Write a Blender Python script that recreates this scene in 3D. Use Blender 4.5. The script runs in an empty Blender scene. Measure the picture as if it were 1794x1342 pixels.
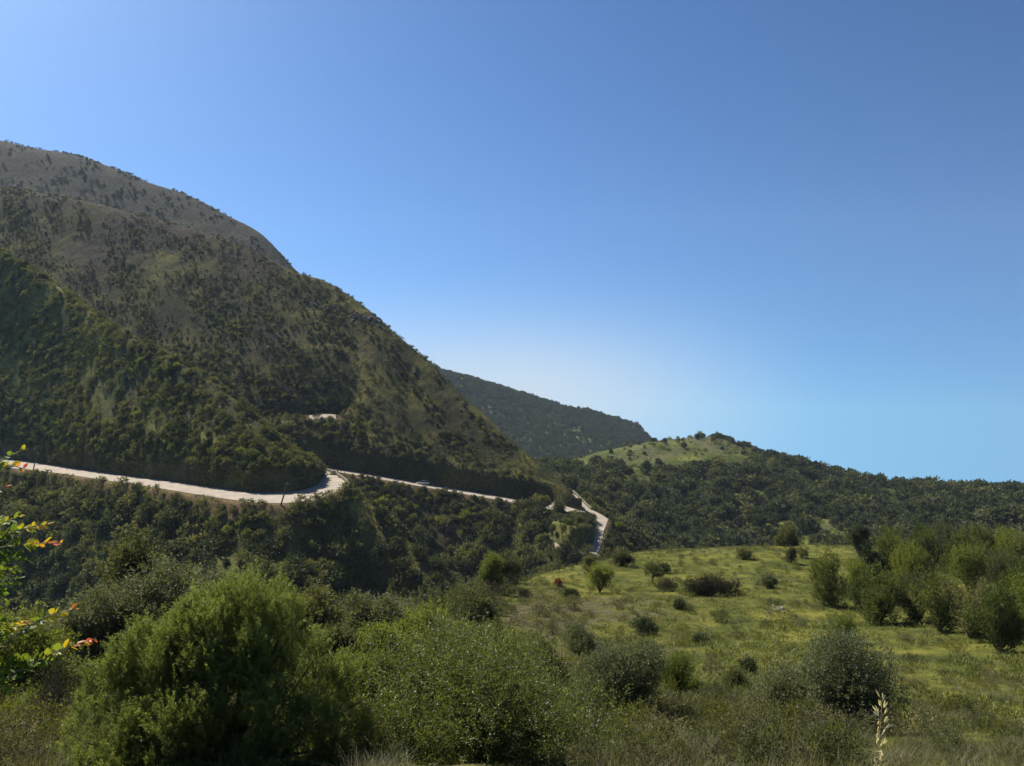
import bpy, math, random
import numpy as np
from mathutils import Vector, Euler
from mathutils.bvhtree import BVHTree

R = math.radians
F, CX, HY = 1408.0, 897.0, 640.0           # focal length and horizon of the photograph, in its pixels
scene = bpy.context.scene
rng = np.random.default_rng(7)
random.seed(7)

# ------------------------------------------------------------------ small tools
def link(o, parent=None):
    scene.collection.objects.link(o)
    if parent is not None:
        o.parent = parent
    return o

def tag(o, label=None, cat=None, group=None, kind=None):
    if label: o['label'] = label
    if cat: o['category'] = cat
    if group: o['group'] = group
    if kind: o['kind'] = kind
    return o

def empty(name, loc, rz=0.0, scale=1.0):
    o = bpy.data.objects.new(name, None)
    o.location = loc; o.rotation_euler = (0, 0, rz); o.scale = (scale,) * 3
    o.empty_display_size = 0.2
    return link(o)

def quad_mesh(name, V, Q, mats=(), midx=None, attrs=None, smooth=False):
    """mesh of quads only, from numpy arrays"""
    V = np.asarray(V, np.float32).reshape(-1, 3); Q = np.asarray(Q, np.int32).reshape(-1, 4)
    me = bpy.data.meshes.new(name)
    me.vertices.add(len(V)); me.vertices.foreach_set('co', V.ravel())
    me.loops.add(Q.size); me.loops.foreach_set('vertex_index', Q.ravel())
    me.polygons.add(len(Q))
    me.polygons.foreach_set('loop_start', np.arange(0, Q.size, 4, dtype=np.int32))
    me.polygons.foreach_set('loop_total', np.full(len(Q), 4, np.int32))
    if midx is not None: me.polygons.foreach_set('material_index', np.asarray(midx, np.int32))
    me.polygons.foreach_set('use_smooth', np.full(len(Q), bool(smooth)))
    for m in mats: me.materials.append(m)
    for k, a in (attrs or {}).items():
        a = np.asarray(a, np.float32)
        at = me.attributes.new(k, 'FLOAT', 'POINT'); at.data.foreach_set('value', a.ravel())
    me.update(calc_edges=True)
    return me

def poly_mesh(name, V, Fs, mats=()):
    me = bpy.data.meshes.new(name)
    me.from_pydata([tuple(v) for v in V], [], [tuple(f) for f in Fs])
    for m in mats: me.materials.append(m)
    me.update()
    return me

class MB:
    """collects boxes, tubes and free polygons into one mesh"""
    def __init__(s): s.v = []; s.f = []
    def add(s, v, f):
        n = len(s.v); s.v += [tuple(p) for p in v]; s.f += [tuple(i + n for i in q) for q in f]
    def box(s, c, d, rz=0.0):
        x, y, z = [k / 2 for k in d]; ca, sa = math.cos(rz), math.sin(rz)
        pts = []
        for dx, dy, dz in [(-x,-y,-z),(x,-y,-z),(x,y,-z),(-x,y,-z),(-x,-y,z),(x,-y,z),(x,y,z),(-x,y,z)]:
            pts.append((c[0]+dx*ca-dy*sa, c[1]+dx*sa+dy*ca, c[2]+dz))
        s.add(pts, [(0,3,2,1),(4,5,6,7),(0,1,5,4),(1,2,6,5),(2,3,7,6),(3,0,4,7)])
    def tube(s, path, rad, n=6):
        V, Q = tube_arrays(path, rad, n); s.add(V, Q)
        m = len(path)
        base = len(s.v) - len(V)
        s.f.append(tuple(base + i for i in reversed(range(n)))); s.f.append(tuple(base + (m-1)*n + i for i in range(n)))
    def build(s, name, mat, parent=None, smooth=False):
        me = poly_mesh(name, s.v, s.f, [mat])
        if smooth:
            for p in me.polygons: p.use_smooth = True
        return link(bpy.data.objects.new(name, me), parent)

def tube_arrays(path, rad, n=5):
    P = np.asarray(path, float); m = len(P)
    rad = np.broadcast_to(np.asarray(rad, float), (m,))
    T = np.gradient(P, axis=0); T /= np.linalg.norm(T, axis=1)[:, None] + 1e-9
    up = np.where(np.abs(T[:, 2:3]) > 0.9, np.array([[1., 0, 0]]), np.array([[0, 0, 1.]]))
    A = np.cross(T, up); A /= np.linalg.norm(A, axis=1)[:, None] + 1e-9
    B = np.cross(T, A)
    th = np.arange(n) * 2 * np.pi / n
    V = P[:, None] + rad[:, None, None] * (A[:, None] * np.cos(th)[None, :, None] + B[:, None] * np.sin(th)[None, :, None])
    i = np.arange(m - 1)[:, None]; j = np.arange(n)[None]; j2 = (j + 1) % n
    Q = np.stack(np.broadcast_arrays(i*n + j, i*n + j2, (i+1)*n + j2, (i+1)*n + j), -1).reshape(-1, 4)
    return V.reshape(-1, 3), Q

# ------------------------------------------------------------------ noise
def _hash(ix, iy, seed):
    h = (ix.astype(np.int64) * 374761393 + iy.astype(np.int64) * 668265263 + seed * 1442695041) & 0xffffffff
    h = ((h ^ (h >> 13)) * 1274126177) & 0xffffffff
    h = h ^ (h >> 16)
    return (h & 0xffffff) / float(0xffffff)

def vnoise(x, y, seed=0):
    x = np.asarray(x, float); y = np.asarray(y, float)
    ix = np.floor(x); iy = np.floor(y); fx = x - ix; fy = y - iy
    fx = fx*fx*fx*(fx*(fx*6-15)+10); fy = fy*fy*fy*(fy*(fy*6-15)+10)
    a = _hash(ix, iy, seed); b = _hash(ix+1, iy, seed); c = _hash(ix, iy+1, seed); d = _hash(ix+1, iy+1, seed)
    return (a + (b-a)*fx) * (1-fy) + (c + (d-c)*fx) * fy

def fbm(x, y, octv=4, seed=0, gain=0.5):
    t = 0; a = 1; s = 0
    for o in range(octv):
        t = t + a * (vnoise(x * 2**o + 13.7*o, y * 2**o - 7.3*o, seed + o) * 2 - 1); s += a; a *= gain
    return t / s

def pchip(xk, yk, x):
    xk = np.asarray(xk, float); yk = np.asarray(yk, float); x = np.asarray(x, float)
    h = np.diff(xk); h = np.where(h < 1e-6, 1e-6, h); d = np.diff(yk) / h
    m = np.zeros_like(yk)
    if len(xk) > 2:
        w1 = 2*h[1:] + h[:-1]; w2 = h[1:] + 2*h[:-1]
        ok = d[:-1] * d[1:] > 0
        with np.errstate(all='ignore'):
            mm = (w1 + w2) / (w1/np.where(ok, d[:-1], 1) + w2/np.where(ok, d[1:], 1))
        m[1:-1] = np.where(ok, mm, 0)
    m[0] = d[0]; m[-1] = d[-1]
    xc = np.clip(x, xk[0], xk[-1])
    i = np.clip(np.searchsorted(xk, xc, side='right') - 1, 0, len(xk) - 2)
    t = (xc - xk[i]) / h[i]
    return ((1+2*t)*(1-t)**2)*yk[i] + (t*(1-t)**2)*h[i]*m[i] + (t*t*(3-2*t))*yk[i+1] + (t*t*(t-1))*h[i]*m[i+1]

def unproj(px, py, Y):
    return np.array([(px-CX)/F*Y, Y, (HY-py)/F*Y])

def project(P):
    P = np.asarray(P, float)
    return CX + F*P[..., 0]/P[..., 1], HY - F*P[..., 2]/P[..., 1]

# ------------------------------------------------------------------ terrain sheets
class Sheet:
    """a piece of relief: profiles running away from the viewpoint, one per bearing, through surveyed contour lines.
    curve = dict(x, Y, z) of arrays (x bearing as photograph column); n = subdivisions towards the next curve; amp = roughness there"""
    def __init__(s, cols, curves, ns, amps, noise):
        s.cols = np.asarray(cols, float); C = len(s.cols)
        Yk = np.stack([pchip(c['x'], c['Y'], s.cols) for c in curves])
        Zk = np.stack([pchip(c['x'], c['z'], s.cols) for c in curves])
        ts = [k + np.arange(n)/n for k, n in enumerate(ns)] + [[len(ns)]]
        t = np.concatenate(ts); s.t = t
        Y = np.empty((len(t), C)); Z = np.empty((len(t), C))
        for c in range(C):
            ch = np.concatenate([[0], np.cumsum(np.hypot(np.diff(Yk[:, c]), np.diff(Zk[:, c])) + 1e-3)])
            tt = np.interp(t, np.arange(len(ch)), ch)
            Y[:, c] = pchip(ch, Yk[:, c], tt); Z[:, c] = pchip(ch, Zk[:, c], tt)
        s.row0 = np.concatenate([[0], np.cumsum(ns)])
        amp = np.interp(t, np.arange(len(amps)), amps)[:, None]
        X = (s.cols[None] - CX)/F*Y
        Z = Z + noise(X, Y) * amp
        s.X, s.Y, s.Z = X, Y, Z
        s.V = np.stack([X, Y, Z], -1)
    def quads(s, r0=0, r1=None, c0=0, c1=None):
        nr, nc = s.X.shape; r1 = nr-1 if r1 is None else r1; c1 = nc-1 if c1 is None else c1
        i, j = np.meshgrid(np.arange(r0, r1), np.arange(c0, c1), indexing='ij')
        return np.stack([i*nc+j, i*nc+j+1, (i+1)*nc+j+1, (i+1)*nc+j], -1).reshape(-1, 4)
    def build(s, name, mat, attrs=None):
        me = quad_mesh(name, s.V, s.quads(), [mat], attrs={k: a.ravel() for k, a in (attrs or {}).items()}, smooth=True)
        o = link(bpy.data.objects.new(name, me)); tag(o, kind='structure')
        s.obj = o; s.me = me
        return o
    def strip(s, name, mat, r0, r1, x0, x1, lift):
        c = np.where((s.cols >= x0) & (s.cols <= x1))[0]
        V = s.V[r0:r1+1][:, c].copy(); V[..., 2] += lift
        nr, nc = V.shape[:2]
        i, j = np.meshgrid(np.arange(nr-1), np.arange(nc-1), indexing='ij')
        Q = np.stack([i*nc+j, i*nc+j+1, (i+1)*nc+j+1, (i+1)*nc+j], -1).reshape(-1, 4)
        me = quad_mesh(name, V, Q, [mat], smooth=True)
        return tag(link(bpy.data.objects.new(name, me)), kind='structure')
    def hit(s, px, py):
        """first point of the sheet met from below along column px at photograph row py"""
        j = np.clip(np.searchsorted(s.cols, px) - 1, 0, len(s.cols)-2); f = (px - s.cols[j])/(s.cols[j+1]-s.cols[j])
        Y = s.Y[:, j]*(1-f) + s.Y[:, j+1]*f; Z = s.Z[:, j]*(1-f) + s.Z[:, j+1]*f
        P = HY - Z/Y*F
        for k in range(len(P)-1):
            if P[k] >= py >= P[k+1]:
                g = (P[k]-py)/max(P[k]-P[k+1], 1e-6)
                return Vector(((px-CX)/F*(Y[k]*(1-g)+Y[k+1]*g), Y[k]*(1-g)+Y[k+1]*g, Z[k]*(1-g)+Z[k+1]*g))
        k = int(np.argmin(np.abs(P-py)))
        return Vector(((px-CX)/F*Y[k], Y[k], Z[k]))
    def at(s, px, Yd):
        """ground point at column px and depth Yd"""
        j = np.clip(np.searchsorted(s.cols, px) - 1, 0, len(s.cols)-2); f = (px - s.cols[j])/(s.cols[j+1]-s.cols[j])
        Y = s.Y[:, j]*(1-f) + s.Y[:, j+1]*f; Z = s.Z[:, j]*(1-f) + s.Z[:, j+1]*f
        return Vector(((px-CX)/F*Yd, Yd, float(np.interp(Yd, Y, Z))))
    def scatter(s, density, rows=None, cap=400000, rg=rng):
        """random points, density(px, py, X, Y, Z, t) per square metre"""
        r0, r1 = rows or (0, s.X.shape[0]-1)
        V = s.V[r0:r1+1]
        a = V[:-1, :-1]; b = V[:-1, 1:]; c = V[1:, 1:]; d = V[1:, :-1]
        area = 0.5*np.linalg.norm(np.cross(c-a, d-b), axis=-1)
        M = (a+b+c+d)/4; px, py = project(M)
        t = np.broadcast_to(((s.t[r0:r1] + s.t[r0+1:r1+1])/2)[:, None], px.shape)
        lam = area * density(px, py, M[..., 0], M[..., 1], M[..., 2], t)
        n = rg.poisson(np.clip(lam, 0, 200)).ravel()
        idx = np.repeat(np.arange(n.size), n)
        u = rg.random(len(idx))[:, None]; v = rg.random(len(idx))[:, None]
        g = lambda q: q.reshape(-1, 3)[idx]
        P = (g(a)*(1-u) + g(b)*u)*(1-v) + (g(d)*(1-u) + g(c)*u)*v
        return P[:cap]

def curve(x, py=None, Y=None, z=None):
    x = np.asarray(x, float); Y = np.broadcast_to(np.asarray(Y, float), x.shape) if Y is not None else None
    if z is None: z = (HY - np.asarray(py, float))/F*Y
    elif Y is None: Y = np.asarray(z, float)*F/(HY - np.asarray(py, float))
    return dict(x=x, Y=np.array(Y), z=np.array(np.broadcast_to(np.asarray(z, float), x.shape)))

def shift(c, dY, dz): return dict(x=c['x'], Y=c['Y'] + dY, z=c['z'] + dz)

# ------------------------------------------------------------------ materials
def new_mat(name):
    m = bpy.data.materials.new(name); m.use_nodes = True
    nt = m.node_tree; nt.nodes.clear()
    return m, nt, nt.nodes, nt.links

def ramp(N, stops):
    r = N.new('ShaderNodeValToRGB'); e = r.color_ramp.elements
    e[0].position, e[0].color = stops[0][0], (*stops[0][1], 1)
    e[1].position, e[1].color = stops[-1][0], (*stops[-1][1], 1)
    for p, c in stops[1:-1]:
        k = e.new(p); k.color = (*c, 1)
    return r

def leaf_mat(name, cols, trans=0.35, rough=0.55, spec=0.3, var=0.25, hue=0.02):
    """cols: dark leaf colour -> young leaf colour, picked by the leaf's own 'tint'"""
    m, nt, N, L = new_mat(name)
    at = N.new('ShaderNodeAttribute'); at.attribute_name = 'tint'
    k = len(cols)
    rp = ramp(N, [(i/(k-1), c) for i, c in enumerate(cols)]); L.new(at.outputs['Fac'], rp.inputs[0])
    oi = N.new('ShaderNodeObjectInfo')
    hs = N.new('ShaderNodeHueSaturation'); L.new(rp.outputs[0], hs.inputs['Color'])
    mr = N.new('ShaderNodeMapRange'); L.new(oi.outputs['Random'], mr.inputs[0]); mr.inputs[3].default_value = 1-var; mr.inputs[4].default_value = 1+var
    L.new(mr.outputs[0], hs.inputs['Value'])
    mh = N.new('ShaderNodeMapRange'); L.new(oi.outputs['Random'], mh.inputs[0]); mh.inputs[3].default_value = 0.5+hue; mh.inputs[4].default_value = 0.5-hue
    L.new(mh.outputs[0], hs.inputs['Hue'])
    p = N.new('ShaderNodeBsdfPrincipled'); L.new(hs.outputs[0], p.inputs['Base Color'])
    p.inputs['Roughness'].default_value = rough; p.inputs['Specular IOR Level'].default_value = spec
    out = N.new('ShaderNodeOutputMaterial')
    if trans > 0:
        tr = N.new('ShaderNodeBsdfTranslucent')
        mixc = N.new('ShaderNodeMix'); mixc.data_type = 'RGBA'; mixc.blend_type = 'MULTIPLY'; mixc.inputs[0].default_value = 1
        L.new(hs.outputs[0], mixc.inputs[6]); mixc.inputs[7].default_value = (1.25, 1.2, 0.6, 1)
        L.new(mixc.outputs[2], tr.inputs['Color'])
        mx = N.new('ShaderNodeMixShader'); mx.inputs[0].default_value = trans
        L.new(p.outputs[0], mx.inputs[1]); L.new(tr.outputs[0], mx.inputs[2]); L.new(mx.outputs[0], out.inputs[0])
    else:
        L.new(p.outputs[0], out.inputs[0])
    return m

def plain_mat(name, col, rough=0.8, metal=0.0, nscale=0, namp=0.2, spec=0.3, bump=0.0, trans=0):
    m, nt, N, L = new_mat(name)
    p = N.new('ShaderNodeBsdfPrincipled'); p.inputs['Roughness'].default_value = rough; p.inputs['Metallic'].default_value = metal
    p.inputs['Specular IOR Level'].default_value = spec
    tc = N.new('ShaderNodeTexCoord'); n = N.new('ShaderNodeTexNoise'); n.inputs['Scale'].default_value = nscale or 5; n.inputs['Detail'].default_value = 6
    L.new(tc.outputs['Object'], n.inputs['Vector'])
    rp = ramp(N, [(0.3, [c*(1-namp) for c in col]), (0.7, [min(1, c*(1+namp)) for c in col])])
    L.new(n.outputs[0], rp.inputs[0]); L.new(rp.outputs[0], p.inputs['Base Color'])
    if bump:
        b = N.new('ShaderNodeBump'); b.inputs['Strength'].default_value = bump; L.new(n.outputs[0], b.inputs['Height']); L.new(b.outputs[0], p.inputs['Normal'])
    out = N.new('ShaderNodeOutputMaterial'); L.new(p.outputs[0], out.inputs[0])
    return m

def ground_mat(name, green, brown, earth, s1, s2, bump=0.6, bdist=0.5, dark=0.5, fine=6.0):
    """grass (3 colours) and dry heath (3 colours) mixed by the attribute 'dry'; bare earth by 'dirt'"""
    m, nt, N, L = new_mat(name)
    tc = N.new('ShaderNodeTexCoord')
    def noise(scale, detail=6, rough=0.6):
        n = N.new('ShaderNodeTexNoise'); n.inputs['Scale'].default_value = scale; n.inputs['Detail'].default_value = detail
        n.inputs['Roughness'].default_value = rough; L.new(tc.outputs['Object'], n.inputs['Vector']); return n
    n1 = noise(s1, 8, 0.65); n2 = noise(s2, 8, 0.7); n3 = noise(s2*fine, 4, 0.7)
    def cr(cols, src):
        r = ramp(N, [(0.36, cols[0]), (0.5, cols[1]), (0.64, cols[2])]); L.new(src.outputs[0], r.inputs[0]); return r
    g = cr(green, n1); b = cr(brown, n2)
    def attr(nm):
        a = N.new('ShaderNodeAttribute'); a.attribute_name = nm; return a
    def mix(a, b_, fac, mode='MIX'):
        x = N.new('ShaderNodeMix'); x.data_type = 'RGBA'; x.blend_type = mode
        if isinstance(fac, float): x.inputs[0].default_value = fac
        else: L.new(fac, x.inputs[0])
        L.new(a, x.inputs[6])
        if isinstance(b_, tuple): x.inputs[7].default_value = (*b_, 1)
        else: L.new(b_, x.inputs[7])
        return x.outputs[2]
    ad = attr('dry')
    # ragged edge between the two covers
    ma = N.new('ShaderNodeMath'); ma.operation = 'ADD'; L.new(ad.outputs['Fac'], ma.inputs[0])
    sb = N.new('ShaderNodeMath'); sb.operation = 'MULTIPLY_ADD'; L.new(n2.outputs[0], sb.inputs[0]); sb.inputs[1].default_value = 2.2; sb.inputs[2].default_value = -1.1
    L.new(sb.outputs[0], ma.inputs[1])
    st = N.new('ShaderNodeMapRange'); st.interpolation_type = 'SMOOTHSTEP'; L.new(ma.outputs[0], st.inputs[0]); st.inputs[1].default_value = 0.25; st.inputs[2].default_value = 0.75
    c = mix(g.outputs[0], b.outputs[0], st.outputs[0])
    # tufts: fine grain of the plants themselves
    gr = ramp(N, [(0.35, (dark,)*3), (0.55, (1, 1, 1)), (0.7, (1.0, 1.0, 1.0))]); L.new(n3.outputs[0], gr.inputs[0])
    c = mix(c, gr.outputs[0], 1.0, 'MULTIPLY')
    di = attr('dirt')
    en = ramp(N, [(0.35, tuple(k*0.7 for k in earth)), (0.65, earth)]); L.new(n3.outputs[0], en.inputs[0])
    c = mix(c, en.outputs[0], di.outputs['Fac'])
    p = N.new('ShaderNodeBsdfPrincipled'); p.inputs['Roughness'].default_value = 0.95; p.inputs['Specular IOR Level'].default_value = 0.05
    L.new(c, p.inputs['Base Color'])
    bu = N.new('ShaderNodeBump'); bu.inputs['Strength'].default_value = bump; bu.inputs['Distance'].default_value = bdist
    hm = N.new('ShaderNodeMath'); hm.operation = 'ADD'; L.new(n2.outputs[0], hm.inputs[0]); L.new(n3.outputs[0], hm.inputs[1])
    L.new(hm.outputs[0], bu.inputs['Height']); L.new(bu.outputs[0], p.inputs['Normal'])
    out = N.new('ShaderNodeOutputMaterial'); L.new(p.outputs[0], out.inputs[0])
    return m

M_meadow = ground_mat('meadow_grass', [(.060,.068,.018), (.115,.125,.026), (.20,.19,.038)], [(.050,.046,.022), (.10,.088,.042), (.16,.14,.065)],
                      (.22,.17,.12), 0.22, 1.1, bump=0.7, bdist=0.25, dark=0.45, fine=7)
M_near = ground_mat('scrub_hillside', [(.065,.070,.024), (.12,.125,.036), (.22,.21,.06)], [(.04,.042,.018), (.075,.072,.035), (.12,.11,.06)],
                    (.26,.15,.09), 0.10, 0.35, bump=0.8, bdist=0.8, dark=0.5, fine=6)
M_mount = ground_mat('heath_mountain', [(.034,.038,.015), (.066,.070,.025), (.165,.152,.042)], [(.034,.030,.021), (.062,.054,.036), (.115,.10,.064)],
                     (.26,.16,.10), 0.06, 0.25, bump=1.0, bdist=1.2, dark=0.32, fine=6)
M_wood = ground_mat('wood_floor', [(.045,.062,.016), (.08,.10,.022), (.17,.19,.03)], [(.06,.062,.03), (.10,.10,.045), (.15,.14,.07)],
                    (.22,.17,.12), 0.05, 0.25, bump=0.7, bdist=1.0)
M_road = plain_mat('pale_asphalt', (.31, .265, .21), 0.9, nscale=0.5, namp=0.16, spec=0.15)
M_gravel = plain_mat('gravel', (.27, .235, .19), 0.95, nscale=0.8, namp=0.25, spec=0.1, bump=0.4)
M_stone = plain_mat('limestone', (.17, .15, .12), 0.9, nscale=3, namp=0.35, spec=0.1, bump=0.5)
M_crag = plain_mat('crag_rock', (.16, .145, .125), .95, nscale=.8, namp=.4, spec=.05, bump=.5)
M_bark = plain_mat('bark', (.09, .07, .05), 0.9, nscale=12, namp=0.4, spec=0.1, bump=0.5)
M_paletwig = plain_mat('pale_twig', (.24, .21, .16), 0.85, nscale=20, namp=0.3, spec=0.1)
M_pole = plain_mat('weathered_pole', (.07, .058, .048), 0.85, nscale=8, namp=0.3, spec=0.2)
M_metal = plain_mat('galvanised', (.38, .39, .40), 0.45, 0.7, nscale=4, namp=0.12)

L_juniper = leaf_mat('juniper_needles', [(.10,.12,.032), (.21,.24,.065), (.38,.40,.15)], 0.42, 0.5, 0.3, 0.08)
L_olive = leaf_mat('grey_green_leaves', [(.065,.074,.036), (.13,.145,.072), (.24,.26,.15)], 0.32, 0.55, 0.25, 0.12)
L_gloss = leaf_mat('glossy_leaves', [(.055,.07,.018), (.115,.14,.036), (.22,.24,.08)], 0.38, 0.45, 0.35, 0.1)
L_bush = leaf_mat('shrub_leaves', [(.050,.058,.024), (.10,.11,.043), (.19,.195,.085)], 0.36, 0.6, 0.2, 0.3, 0.02)
L_dark = leaf_mat('evergreen_leaves', [(.025,.036,.016), (.045,.060,.024), (.08,.10,.04)], 0.25, 0.6, 0.2, 0.25, 0.015)
L_fresh = leaf_mat('fresh_leaves', [(.075,.098,.022), (.14,.17,.035), (.23,.25,.06)], 0.42, 0.55, 0.2, 0.2, 0.015)
L_grove = leaf_mat('grove_leaves', [(.045,.062,.018), (.088,.112,.030), (.17,.185,.055)], 0.40, 0.6, 0.15, 0.2, 0.015)
L_heath = leaf_mat('heath_twigs', [(.044,.040,.025), (.080,.071,.043), (.14,.123,.075)], 0.15, 0.8, 0.1, 0.3, 0.02)
L_wood = leaf_mat('woodland_leaves', [(.028,.042,.022), (.054,.072,.034), (.10,.122,.055)], 0.33, 0.6, 0.15, 0.35, 0.02)
L_rust = leaf_mat('rust_leaves', [(.10,.03,.015), (.20,.055,.025), (.28,.10,.04)], 0.3, 0.6, 0.2, 0.1)
L_grass = leaf_mat('grass_blades', [(.060,.068,.018), (.12,.132,.028), (.24,.225,.055)], 0.35, 0.6, 0.15, 0.3, 0.025)
L_weed = leaf_mat('weed_blades', [(.070,.070,.034), (.135,.13,.068), (.27,.24,.15)], 0.3, 0.65, 0.15, 0.35, 0.025)
L_straw = leaf_mat('straw', [(.38,.30,.15), (.60,.50,.30), (.78,.70,.50)], 0.4, 0.5, 0.25, 0.05, 0.0)
L_smoke = leaf_mat('turning_leaves', [(.05,.085,.014), (.11,.16,.025), (.20,.24,.03), (.50,.38,.03), (.62,.26,.05), (.68,.09,.05)], 0.40, 0.5, 0.3, 0.02, 0.0)

# ------------------------------------------------------------------ foliage
def unit(a): return a/(np.linalg.norm(a, axis=-1, keepdims=True) + 1e-9)

def leaves(base, direc, length, width, rg, fold=0.25):
    """one folded diamond per leaf"""
    n = len(base)
    side = unit(np.cross(direc, unit(rg.normal(size=(n, 3)))))
    nor = np.cross(side, direc)
    length = np.broadcast_to(length, (n,))[:, None]; width = np.broadcast_to(width, (n,))[:, None]
    mid = base + direc*length*0.45 + nor*length*fold*0.4
    V = np.stack([base, mid + side*width*0.5, base + direc*length, mid - side*width*0.5], 1)
    return V.reshape(-1, 3), np.arange(n*4).reshape(-1, 4)

def crown(lobes, n_spray, spray_len, n_leaf, leaf_l, leaf_w, up=0.35, core=0.7, spread=0.35, seed=0, zmin=None, top=0.0):
    """leaf sprays over the outer shell of a set of ellipsoid lobes; returns V, Q, tint, spray bases"""
    rg = np.random.default_rng(seed)
    Lb = np.asarray(lobes, float)
    w = (Lb[:, 3]*Lb[:, 4] + Lb[:, 4]*Lb[:, 5] + Lb[:, 3]*Lb[:, 5]); w /= w.sum()
    k = rg.choice(len(Lb), n_spray, p=w)
    d = unit(rg.normal(size=(n_spray, 3)) + np.array([0, 0, top]))
    # bumps: shell radius wanders with direction
    wob = 1 + 0.20*np.sin(d[:, 0]*5 + k*1.7 + seed)*np.sin(d[:, 1]*6 + k)*1.0 + 0.10*np.sin(d[:, 2]*9 + k*2.3)
    rr = core + (1-core)*rg.random(n_spray)**0.6
    P = Lb[k, :3] + d*Lb[k, 3:6]*(rr*wob)[:, None]
    if zmin is not None:
        ok = P[:, 2] > zmin; P, d, k = P[ok], d[ok], k[ok]
    n = len(P)
    ax = unit(d*(1-up) + np.array([0, 0, up]) + rg.normal(size=(n, 3))*0.25)
    sl = spray_len*(0.6 + 0.8*rg.random(n))
    t = rg.random((n, n_leaf))
    rad = unit(rg.normal(size=(n, n_leaf, 3)))
    B = P[:, None] + ax[:, None]*(t*sl[:, None])[..., None] + rad*((1-t*0.8)*spread*sl[:, None]*rg.random((n, n_leaf)))[..., None]
    D = unit(ax[:, None]*0.8 + rad*0.8)
    ll = leaf_l*(0.6 + 0.8*rg.random(n*n_leaf))
    V, Q = leaves(B.reshape(-1, 3), D.reshape(-1, 3), ll, leaf_w*(ll/leaf_l), rg)
    tint = np.clip(rg.normal(0.45, 0.16, n)[:, None] + (t-0.5)*0.35 + rg.normal(0, 0.10, (n, n_leaf)), 0, 1)
    return V, Q, np.repeat(tint.ravel(), 4), P

def sublobes(lobes, n, f=0.34, seed=0, tall=1.25):
    """tufts: small upright lobes crowding the outer shell of the big ones"""
    rg = np.random.default_rng(seed+77); Lb = np.asarray(lobes, float)
    w = Lb[:, 3]*Lb[:, 5]; k = rg.choice(len(Lb), n, p=w/w.sum())
    d = unit(rg.normal(size=(n, 3)) + np.array([0, 0, .25]))
    c = Lb[k, :3] + d*Lb[k, 3:6]*(.62+.38*rg.random((n, 1)))
    r = np.minimum(Lb[k, 3:6], Lb[k, 3:4]*1.2)*f*(.6+.8*rg.random((n, 1)))
    r[:, 2] *= tall
    return np.concatenate([c, r], 1)

def stems(base, lobes, tips, n_br=24, r0=0.05, seed=0):
    """limbs from the foot through the lobe centres, then twigs out to some of the sprays"""
    rg = np.random.default_rng(seed+5); Vs, Qs = [], []; n = 0
    Lb = np.asarray(lobes, float)
    def add(path, rad, s=5):
        nonlocal n
        V, Q = tube_arrays(path, rad, s); Vs.append(V); Qs.append(Q + n); n += len(V)
    base = np.asarray(base, float)
    H = max(Lb[:, 2].max(), 0.1)
    for l in Lb:
        c = l[:3]; mid = base*0.5 + c*0.5 + np.array([0, 0, -0.08*H]) + rg.normal(size=3)*0.04*H
        mid[:2] = base[:2]*0.6 + c[:2]*0.4
        add([base + np.array([0, 0, -0.25*H*0.4]), base*0.75+mid*0.25, mid, c*0.75+mid*0.25, c, c + (c-mid)*0.5], np.array([1.2, 1, .75, .55, .4, .12])*r0)
    if len(tips):
        for i in rg.choice(len(tips), min(n_br, len(tips)), replace=False):
            tp = tips[i]; j = np.argmin(np.linalg.norm(Lb[:, :3]-tp, axis=1)); c = Lb[j, :3]*0.7 + base*0.3
            m = (c+tp)/2 + rg.normal(size=3)*0.05*H
            add([c, m, tp], np.array([.35, .22, .06])*r0, 4)
    return np.concatenate(Vs), np.concatenate(Qs)

def merge(parts):
    Vs, Qs, Ts, Ms = [], [], [], []; n = 0
    for V, Q, T, m in parts:
        Vs.append(V); Qs.append(Q+n); n += len(V); Ts.append(T if T is not None else np.full(len(V), .5)); Ms.append(np.full(len(Q), m))
    return np.concatenate(Vs), np.concatenate(Qs), np.concatenate(Ts), np.concatenate(Ms)

def rand_lobes(rg, w, h, n, low=0.3, d=None):
    """lobes of a bush/crown w wide, h high (foot at the origin)"""
    d = d or w; out = []
    for i in range(n):
        a = rg.random()*2*np.pi; r = np.sqrt(rg.random())*0.62
        z = low + (1-low)*rg.random()*(1-0.45*r)
        s = (0.30 + 0.22*rg.random())
        rz = min(h*s*0.8, h*(1-z*0.62)*0.55)
        out.append([np.cos(a)*r*w/2, np.sin(a)*r*d/2, h*z*0.68, w*s*0.8, d*s*0.8, rz])
    out.append([0, 0, h*0.52, w*0.34, d*0.34, h*0.42])
    return out

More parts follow.
